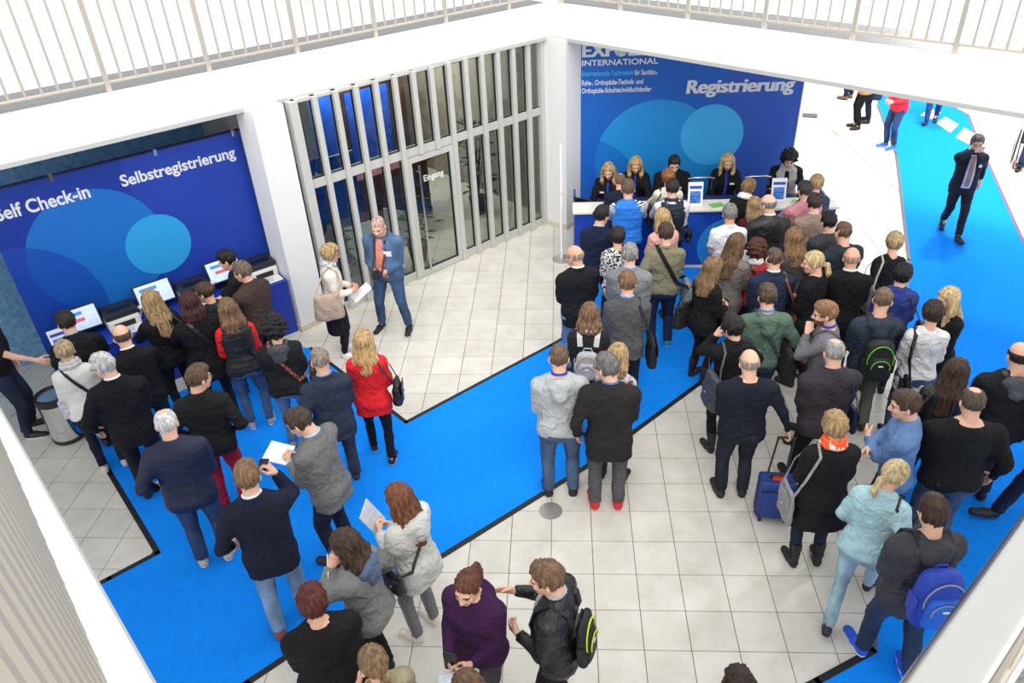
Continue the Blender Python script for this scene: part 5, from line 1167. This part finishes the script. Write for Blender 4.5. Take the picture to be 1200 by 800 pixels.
# ------------------------------------------------------------------ bags, papers and other things people carry
def surf(pp, x, z, side):
    """a point on the outside of somebody's jacket, front (+1) or back (-1); x, z for a 1.75 m person"""
    s = pp['s']; L = sorted(pp['lev']); zz = (z-.95)*s; zi = [q[0] for q in L]; th = pp['th']+.007
    a = np.interp(zz, zi, [q[1] for q in L])+th; b = np.interp(zz, zi, [q[2] for q in L])+th; yo = np.interp(zz, zi, [q[3] for q in L])
    t = min(abs(x*s)/a, .97); y = yo+side*b*(1-t**2.45)**(1/2.45)
    return pp['P0']+pp['RT'] @ np.array([x*s, y, zz])
class Carried:
    """a thing worn or carried: an empty at its base, turned like its owner; parts are given in the owner's frame"""
    def __init__(s, key, name, label, cat, base, group=None):
        s.p = PEOPLE[key]; s.base = np.asarray(base, float)
        w_ = W2(key, s.base); s.o = empty(name, w_, s.p['yaw']); tag(s.o, label, cat, group)
    def vf(s, name, V, F, mt): return link(name, quad_mesh(name, V-s.base, F, [mt]), s.o)
    def mb(s, name, mb, mt, smooth=True, parent=None):
        mb.v = [tuple(np.array(v)-s.base) for v in mb.v]; return mb.build(name, mt, parent or s.o, smooth)
def soft_box(c, Rm, w, d, h, taper=.85, n=3.2, res=.017, sag=0.):
    f = Field(c-max(w, d, h)*.75, c+max(w, d, h)*.75, res)
    f.loft(c, Rm, [(-h/2, w/2*.94, d/2*.9, 0), (-h*.38, w/2*1.02, d/2*1.04, 0), (0, w/2*(1+taper)/2, d/2*.95, 0), (h*.4, w/2*taper, d/2*.6, 0), (h/2, w/2*taper*.95, d/2*.35, 0)], 0, n)
    return f.mesh()
def bag(key, side, label, col, size=(.32, .12, .26), z=.92, y=-.02, kind='shoulder', mt='leather', strap_c=None, out=.0, cat='bag', strap_w=.022, front=True, x=None, tw=0., flap=True):
    """handbag hanging beside the hip: 'shoulder' strap on the same side, 'cross' strap over the other shoulder"""
    pp = PEOPLE[key]; s = pp['s']; w, d, h = size
    hw = max(q[1] for q in pp['lev'] if q[0] < .1)/s*1.0+pp['th']+d/2+.012+out
    cx = side*(x if x is not None else hw); c = pp['tz']((0, y, z)); c = pp['P0']+pp['RT'] @ np.array([cx*s, y, (z-.95)*s]); c[2] = z*s
    Rb = Rz(R(90)+R(tw)*side)
    base = c-V3(0, 0, h/2)
    B = Carried(key, {'cross': 'shoulder_bag', 'shoulder': 'handbag', 'tote': 'tote_bag'}[kind], label, cat, base)
    m_ = cloth(col, mt); sm = cloth(strap_c or col, 'cloth' if strap_c else mt)
    V, F = soft_box(c, Rb, w, d, h, .86 if kind != 'tote' else .97, 2.3 if not flap else 3.0 if kind == 'shoulder' else 3.8); N = vnormals(V, F)
    V = V+N*(.003*np.sin(V @ V3(30, 41, 37)))[:, None]; B.vf('body', V, F, m_)
    fx = side*(d/2+.004)
    if flap: B.mb('flap', MB().bbox((-w*.40, -.006, -.02*h), (w*.40, .006, h*.36), .005, frame(c+V3(fx*.86, 0, 0), (0, 1, 0), (side, 0, 0), (0, 0, 1)), seg=1), m_)
    B.mb('clasp', MB().bbox((-.012, -.006, -.012), (.012, .006, .012), .003, frame(c+V3(fx*1.0+side*.005, 0, -.02*h), (0, 1, 0), (side, 0, 0), (0, 0, 1)), seg=1), M_CHROME)
    e1 = c+V3(-side*.0, w*.38, h*.46); e2 = c+V3(0, -w*.38, h*.46)
    if kind == 'cross':
        bk = [surf(pp, side*(.15-.05*0)*(1-t)+(-side*.095)*t, 1.02+(1.475-1.02)*t, -1) for t in np.linspace(0, 1, 9)]
        fr = [surf(pp, side*.15*(1-t)+(-side*.095)*t, 1.02+(1.475-1.02)*t, 1) for t in np.linspace(1, 0, 9)]
        topp = pp['tz']((-side*.10, -.015, 1.502))
        pts = [e2]+bk+[topp]+fr+[e1]; nn = [V3(side, -1, 0)]+[pp['RT'] @ V3(0, -1, .15)]*9+[V3(0, 0, 1)]+[pp['RT'] @ V3(0, 1, .15)]*9+[V3(side, 1, 0)]
        B.mb('strap', MB().ribbon(pts, nn, strap_w*1.5, .006), sm, False)
    else:
        sh = pp['tz']((side*.125, -.016, 1.462)); sh[2] += pp['th']+.004
        for e_, sg in ((e1, 1), (e2, -1)):
            md = surf(pp, side*.135, 1.34, sg)*.6+e_*.4+V3(side*.03, sg*.02, 0); m2 = surf(pp, side*.13, 1.42, sg)
            B.mb('strap', MB().ribbon([e_, md, m2, sh], [V3(side, 0, 0), V3(side, sg*.6, 0), V3(side*.5, sg, .5), V3(0, 0, 1)], strap_w, .007), sm, False)
    return B
def backpack(key, label, c1, c2, trim, size=(.30, .17, .44), z=1.17, strap_c=(34, 34, 38)):
    pp = PEOPLE[key]; s = pp['s']; RT = pp['RT']; w, d, h = size
    yb = surf(pp, 0, z, -1); c = yb+RT @ V3(0, -d/2-.012, 0); base = c-V3(0, 0, h/2)
    B = Carried(key, 'rucksack', label, 'rucksack', base)
    m1, m2, m3 = cloth(c1, 'nylon'), cloth(c2, 'nylon'), cloth(trim, 'nylon')
    f = Field(c-.4, c+.4, .017); f.loft(c, RT, [(-h/2, w*.46, d*.42, 0), (-h*.42, w*.50, d*.5, 0), (0, w*.50, d*.5, 0), (h*.36, w*.44, d*.42, 0), (h*.46, w*.34, d*.32, 0), (h/2, w*.2, d*.2, 0)], 0, 3.); B.vf('body', *f.mesh(), m1)
    pc = c+RT @ V3(0, -d*.46, -h*.10); f = Field(pc-.3, pc+.3, .015); f.loft(pc, RT, [(-h*.32, w*.34, d*.16, 0), (-h*.27, w*.38, d*.24, 0), (h*.12, w*.36, d*.24, 0), (h*.24, w*.26, d*.16, 0)], 0, 3.); B.vf('front_pocket', *f.mesh(), m2)
    arc = [c+RT @ V3(math.cos(a)*w*.42, -d*.45-.004, h*.05+math.sin(a)*h*.36) for a in np.linspace(-.25, math.pi+.25, 14)]; B.mb('zip', MB().tube(arc, .006, 6), m3)
    arc = [pc+RT @ V3(math.cos(a)*w*.30, -d*.24-.003, h*.02+math.sin(a)*h*.18) for a in np.linspace(-.2, math.pi+.2, 12)]; B.mb('pocket_zip', MB().tube(arc, .005, 6), m3)
    B.mb('badge', MB().bbox((-.022, -.005, -.009), (.022, .005, .009), .003, frame(pc+RT @ V3(0, -d*.245, h*.06), RT @ V3(1, 0, 0), RT @ V3(0, 1, 0)), seg=1), M_LTPL)
    B.mb('grab_handle', MB().tube([c+RT @ V3(x_, d*.2, h*.44+zz) for x_, zz in ((-.05, 0), (-.035, .045), (.035, .045), (.05, 0))], .008, 6), m1)
    for sd_ in (-1, 1):
        B.mb('side_panel', MB().bbox((-.012, -d*.3, -h*.3), (.012, d*.3, h*.05), .008, frame(c+RT @ V3(sd_*w*.5, 0, 0), RT @ V3(1, 0, 0), RT @ V3(0, 1, 0)), seg=1), m1)
        pts = [surf(pp, sd_*.085, 1.33, -1), surf(pp, sd_*.095, 1.43, -1), pp['tz']((sd_*.10, -.015, 1.492))+V3(0, 0, pp['th']*.6), surf(pp, sd_*.11, 1.42, 1), surf(pp, sd_*.125, 1.30, 1), surf(pp, sd_*.150, 1.18, 1), surf(pp, sd_*.155, 1.10, -1)]
        nn = [RT @ V3(0, -1, .3), RT @ V3(0, -.7, .7), V3(0, 0, 1), RT @ V3(0, .7, .6), RT @ V3(0, 1, 0), RT @ V3(sd_, .6, 0), RT @ V3(sd_, -.6, 0)]
        B.mb('strap', MB().ribbon(pts, nn, .055, .014), cloth(strap_c, 'nylon'), False)
    return B
def in_hand(key, side, name, label, cat, lo, hi, mt, rot=(0, 0, 0), shift=(0, 0, 0), extra=None, both=False):
    pp = PEOPLE[key]; h_ = pp['hands'][side][0] if not both else (pp['hands'][-1][0]+pp['hands'][1][0])/2
    c = h_+np.array(shift); B = Carried(key, name, label, cat, c); Mx = Matrix.Translation(Vector(c)) @ Euler([R(a) for a in rot]).to_matrix().to_4x4()
    bd = B.mb('body' if extra else 'sheet', MB().bbox(lo, hi, min(hi[i]-lo[i] for i in range(3))*.3, Mx, seg=1), mt, False)
    for nm, l2, h2, m2 in (extra or []): B.mb(nm, MB().box(l2, h2, Mx), m2, False)
    return B
LB = (24, 24, 26)
bag('L3', 1, 'small black bag on the cross strap of the cream jumper', LB, (.22, .08, .18), kind='cross', front=True)
bag('L6', 1, 'black handbag on the shoulder of the streaked blonde woman', (26, 26, 28), (.36, .14, .30), z=1.02, y=-.10, out=-.04)
bag('L7', 1, 'black bag with cross strap on the dark red haired woman', LB, (.28, .10, .24), z=.86, y=-.06, kind='cross')
bag('L11', 1, 'small black bag at the hip of the red sleeved woman', LB, (.22, .09, .18), z=.90, y=-.08, kind='cross')
bag('L12', 1, 'bag on a patterned strap of the curly haired woman', (60, 50, 50), (.24, .09, .24), z=.96, y=.06, kind='cross', strap_c=('blotch', (60, 54, 56), (206, 90, 60), 2.))
bag('L14', 1, 'black handbag on the shoulder of the red jacket', (24, 24, 30), (.28, .12, .24), z=.98, y=.0)
bag('E1', 1, 'large soft taupe handbag of the white jacket woman', (176, 152, 130), (.38, .17, .34), z=1.0, y=-.08, out=-.02, flap=False)
bag('L21', -1, 'dark strap bag at the side of the pale grey coat', (40, 40, 46), (.20, .08, .22), z=.98, kind='cross')
bag('C5', -1, 'black handbag hanging from the cream coat', LB, (.26, .11, .26), z=1.08, y=-.10)
bag('C6', 1, 'thin black cross strap bag of the navy vest', LB, (.22, .08, .18), kind='cross', z=.94)
bag('C8', 1, 'grey messenger bag of the khaki jacket', (132, 136, 138), (.36, .13, .30), z=.88, y=-.10, kind='cross', mt='nylon', strap_c=(28, 28, 30), strap_w=.034)
bag('C11', 1, 'black laptop bag of the dark grey suit jacket', (26, 26, 28), (.38, .12, .30), z=.86, y=-.06, kind='shoulder', mt='nylon', strap_w=.035)
backpack('C12', 'small pale grey rucksack on the brown bob woman', (168, 170, 176), (182, 184, 190), (190, 160, 120), (.25, .12, .32), 1.14, (198, 196, 196))
bag('R12', -1, 'slouchy black shoulder bag of the ombre blonde woman', (28, 28, 30), (.34, .14, .32), z=.93, y=-.10, out=-.07, flap=False)
bag('R13', 1, 'black strap bag of the red leather jacket', LB, (.22, .08, .2), kind='cross')
bag('R14', 1, 'brown leather strap bag of the navy blazer', (112, 66, 44), (.34, .10, .28), z=.86, kind='shoulder', strap_w=.035)
bag('R17', -1, 'light grey tote bag held behind the black cape', (128, 128, 128), (.32, .10, .36), z=1.0, y=-.12, kind='tote', mt='cloth', strap_c=(170, 168, 166))
bag('R18', 1, 'small black round bag on the blue jacket', LB, (.22, .11, .20), z=1.02, y=-.10)
backpack('R19', 'black rucksack with bright green zips', (34, 36, 36), (30, 32, 32), (96, 190, 50), (.30, .17, .46), 1.10)
bag('R20', 1, 'navy bag on a grey strap of the bearded man', (30, 42, 84), (.34, .12, .34), z=.92, kind='cross', mt='nylon', strap_c=(90, 92, 96))
bag('R21', 1, 'black sports bag on the back of the green sweatshirt', (28, 29, 31), (.36, .16, .32), z=.98, y=-.16, kind='cross', mt='nylon', strap_c=(66, 72, 70), out=-.08)
bag('R22', -1, 'dark grey bucket bag of the woman in black boots', (66, 68, 72), (.34, .16, .38), z=1.02, y=-.14, out=-.06, flap=False)
bag('R24', 1, 'navy folder bag in front of the plum jacket', (30, 40, 74), (.34, .08, .26), z=.90, y=.08, kind='shoulder', mt='nylon')
bag('R25', -1, 'flat pale grey carrier of the woman with orange scarf', (150, 150, 150), (.30, .06, .36), z=.80, y=.06, kind='tote', mt='cloth')
bag('R27', -1, 'black bag on a long strap of the white blouse', (26, 26, 28), (.26, .12, .26), z=.84, y=-.12, kind='shoulder', strap_w=.04, out=-.06, x=.12)
bag('R29', -1, 'black shoulder bag of the long dark haired woman', (26, 26, 28), (.30, .12, .26), z=.96, y=-.04)
bag('R32', 1, 'black bag carried by the woman in turquoise', (24, 24, 26), (.40, .10, .34), z=.98, y=.14)
backpack('R33', 'bright blue rucksack with grey edging', (40, 66, 172), (36, 100, 206), (140, 144, 150), (.33, .19, .48), 1.15)
backpack('L24', 'black rucksack with lime piping on the leather jacket', (30, 31, 34), (26, 27, 30), (196, 224, 40), (.26, .09, .42), 1.12)
M_PRN = mat('printed_sheet', (226, 232, 240), .6, var=.12, vscale=30)
in_hand('L18', 1, 'paper_sheets', 'white printed sheets held by the man in grey blazer', 'paper', (-.15, -.11, -.004), (.15, .11, .004), M_PRN, (18, 8, 20), (0, .08, .01), both=True)
in_hand('L21', 1, 'plastic_pouch', 'clear pouch with papers held by the auburn haired woman', 'pouch', (-.11, -.008, -.13), (.11, .008, .13), mat('clear_pouch', (190, 194, 202), .25, var=.15, vscale=20), (-30, 0, 30), (0, .06, .02), both=True)
in_hand('L23', 1, 'folded_leaflet', 'folded white leaflet held by the woman in purple', 'paper', (-.10, -.07, -.004), (.10, .07, .004), M_PRN, (30, 10, 40), (0, .04, -.02), both=True)
in_hand('L23', -1, 'wallet', 'black wallet held against the purple top', 'wallet', (-.05, -.012, -.09), (.05, .012, .09), mat('leather', LB, .4), (0, 0, 10), (.05, -.02, .04), [('fold_line', (-.051, -.004, -.088), (-.049, .004, .088), M_DKPL)])
in_hand('L19', -1, 'folded_sheet', 'white sheet held by the woman in grey with blue hood', 'paper', (-.10, -.004, -.14), (.10, .004, .14), M_PRN, (10, 0, 30), (-.08, .06, -.20))
in_hand('E1', 1, 'paper_sheets', 'white papers held by the woman in white jacket', 'paper', (-.10, -.004, -.14), (.10, .004, .14), M_PRN, (-60, 0, 15), (0, .04, -.08), both=True)
in_hand('R11', 1, 'paper_sheet', 'white sheet held by the woman with very long brown hair', 'paper', (-.11, -.004, -.15), (.11, .004, .15), M_PRN, (-25, 0, 10), (.02, .02, .06))
in_hand('R3', 1, 'card', 'white card held in front of the dark red jacket', 'card', (-.07, -.05, -.003), (.07, .05, .003), M_PAPER, (20, 0, 25), (0, .05, .05), both=True)
in_hand('C13', 1, 'paper_sheet', 'sheet held in front of the pale grey sweatshirt', 'paper', (-.10, -.14, -.003), (.10, .14, .003), M_PRN, (25, 0, 0), (0, .06, 0), both=True)
for k_, sd_, lb in (('L17', 1, 'dark phone held by the man in navy blazer'), ('R22', -1, 'dark phone at the ear of the woman in boots'), ('R12', 1, 'phone held by the ombre blonde woman')):
    in_hand(k_, sd_, 'phone', lb, 'phone', (-.036, -.005, -.07), (.036, .005, .07), M_DKPL, (10, 20, 0), (0, 0, .01), [('display', (-.032, -.006, -.064), (.032, -.005, .064), mat('phone_screen', (40, 60, 90), .2))])
# camera and badges of the man in denim
pp = PEOPLE['E2']; c = (pp['hands'][-1][0]+pp['hands'][1][0])/2+V3(0, .03, .0)
B = Carried('E2', 'camera', 'black camera on a neck strap held by the man in denim', 'camera', c)
B.mb('body', MB().bbox(c+V3(-.07, -.035, -.05), c+V3(.07, .035, .05), .012), M_DKPL)
B.mb('lens', MB().lathe([(.036, 0), (.038, .03), (.034, .08), (.026, .08), (.02, .07)], 18, frame(c+V3(0, .02, -.02), (1, 0, 0), (0, .5, .87))), M_DKPL)
B.mb('prism_housing', MB().bbox(c+V3(-.03, -.03, .045), c+V3(.03, .03, .08), .01), M_DKPL)
for sd_ in (-1, 1): B.mb('strap', MB().ribbon([c+V3(sd_*.07, 0, .04), surf(pp, sd_*.07, 1.28, 1), surf(pp, sd_*.075, 1.44, 1), pp['tz']((sd_*.07, -.06, 1.51))+V3(0, 0, .02)], [V3(0, 1, 0), V3(0, 1, 0), V3(0, 1, .6), V3(0, 0, 1)], .03, .006), mat('strap_red_black', (70, 24, 26), .7), False)
def badge(key, x, z, label, w=.09, h=.06):
    pp = PEOPLE[key]; q = surf(pp, x, z, 1); B = Carried(key, 'name_badge', label, 'badge', q)
    fr = frame(q+pp['RT'] @ V3(0, .012, 0), pp['RT'] @ V3(1, 0, 0), pp['RT'] @ V3(0, 1, 0))
    B.mb('card', MB().box((-w/2, -.003, -h/2), (w/2, .003, h/2), fr), M_PAPER, False); B.mb('clip', MB().box((-.012, -.004, h/2), (.012, .004, h/2+.018), fr), M_CHROME, False)
badge('E2', -.11, 1.29, 'white badge on the chest of the denim jacket', .10, .075)
badge('S1', .09, 1.30, 'name badge of the staff woman at the desk left end', .07, .03)
badge('S2', .09, 1.30, 'name badge of the second staff woman', .07, .03)
badge('S3', -.10, 1.28, 'name badge of the staff man', .07, .03)
badge('S4', -.09, 1.30, 'name badge of the long blonde staff woman', .07, .03)
badge('F1', -.12, 1.30, 'small badge on the dark suit', .04, .04)
# suitcase
pp = PEOPLE['R23']; q = spot(903, 604); e = empty('suitcase', (q[0], q[1], 0), -R(6)); tag(e, 'blue cabin suitcase with black pull handle on the tiles', 'suitcase')
MS = cloth((36, 62, 132), 'nylon'); w, d, h = .34, .20, .46
MB().bbox((-w/2, -d/2, .05), (w/2, d/2, .05+h), .035, seg=3).build('body', MS, e, True)
MB().bbox((-w*.40, -d/2-.03, .09), (w*.40, -d/2+.02, .05+h*.78), .02, seg=2).build('front_pocket', MS, e, True)
for zz, nm in ((.05+h*.8, 'zip'), (.09, 'zip')): MB().tube([(-w*.45, -d/2-.004, zz), (w*.45, -d/2-.004, zz)], .005, 6).build(nm, M_DKPL, e)
MB().tube([(-w/2-.003, -d*.25, .08), (-w/2-.003, -d*.25, .05+h-.03), (-w*.42, -d*.25, .05+h+.003), (w*.42, -d*.25, .05+h+.003), (w/2+.003, -d*.25, .05+h-.03), (w/2+.003, -d*.25, .08)], .006, 6).build('zip', M_DKPL, e)
MB().tube([(-.07, 0, .05+h), (-.06, 0, .09+h), (.06, 0, .09+h), (.07, 0, .05+h)], .011, 8).build('grab_handle', M_DKPL, e, True)
MB().bbox((-.02, -d/2-.034, .30), (.02, -d/2-.029, .31), .002, seg=1).build('badge', M_CHROME, e)
MB().box((-.05, -.05, .512), (.06, .02, .522)).build('luggage_tag', mat('red_tag', (210, 60, 50), .5), e)
th_ = R(-8)
hp = W2('R23', pp['hands'][1][0])-np.array([q[0], q[1], 0]); hp = Rz(R(6)) @ hp
MB().tube([(-.085, d*.35, .5), (hp[0]-.075, hp[1]+.01, hp[2])], .010, 8).build('pull_tube', M_DKPL, e, True)
MB().tube([(.085, d*.35, .5), (hp[0]+.075, hp[1]+.01, hp[2])], .010, 8).build('pull_tube', M_DKPL, e, True)
MB().tube([(hp[0]-.085, hp[1]+.01, hp[2]), (hp[0]+.085, hp[1]+.01, hp[2])], .016, 10).build('pull_grip', M_DKPL, e, True)
for sx in (-1, 1):
    MB().lathe([(.015, -.014), (.038, -.014), (.042, 0), (.038, .014), (.015, .014)], 16, frame((sx*(w/2-.03), d/2-.01, .042), (0, 1, 0), (0, 0, 1))).build('wheel', M_DKPL, e, True)
    MB().box((sx*(w/2-.05)-.015, -d/2+.01, 0), (sx*(w/2-.05)+.015, -d/2+.04, .06)).build('foot', M_DKPL, e)
# wheelchair
pp = PEOPLE['F7']; e = empty('wheelchair', (pp['loc'][0], pp['loc'][1], 0), pp['yaw']); tag(e, 'wheelchair at the right frame edge beyond the carpet', 'wheelchair')
for sd_ in (-1, 1):
    x = sd_*.29; cy = -.05
    MB().tube([(x, cy+math.cos(2*math.pi*k/28)*.285, .30+math.sin(2*math.pi*k/28)*.285) for k in range(28)], .015, 8, closed=True).build('wheel', M_DKPL, e, True)
    MB().tube([(x+sd_*.035, cy+math.cos(2*math.pi*k/28)*.25, .30+math.sin(2*math.pi*k/28)*.25) for k in range(28)], .009, 6, closed=True).build('push_rim', M_CHROME, e, True)
    sp = MB()
    for k in range(12): sp.tube([(x, cy, .30), (x, cy+math.cos(2*math.pi*k/12)*.28, .30+math.sin(2*math.pi*k/12)*.28)], .002, 4)
    sp.build('spokes', M_CHROME, e)
    MB().tube([(sd_*.24, -.22, .98), (sd_*.24, -.24, .90), (sd_*.24, -.22, .44), (sd_*.24, .34, .44), (sd_*.22, .48, .16)], .013, 8).build('frame_tube', M_DKPL, e, True)
    MB().tube([(sd_*.24, -.20, .68), (sd_*.24, .22, .68), (sd_*.24, .24, .46)], .016, 8).build('armrest', M_DKPL, e, True)
    MB().lathe([(.02, -.015), (.06, -.015), (.07, 0), (.06, .015), (.02, .015)], 16, frame((sd_*.24, .38, .07), (0, 1, 0), (0, 0, 1))).build('caster', mat('red_caster', (170, 40, 50), .5), e, True)
    MB().box((sd_*.14-.08, .40, .10), (sd_*.14+.08, .58, .115)).build('footrest', M_DKPL, e)
MB().bbox((-.23, -.2, .43), (.23, .26, .47), .015).build('seat', M_DKPL, e, True); MB().bbox((-.23, -.25, .48), (.23, -.22, .90), .012).build('backrest', M_DKPL, e, True)
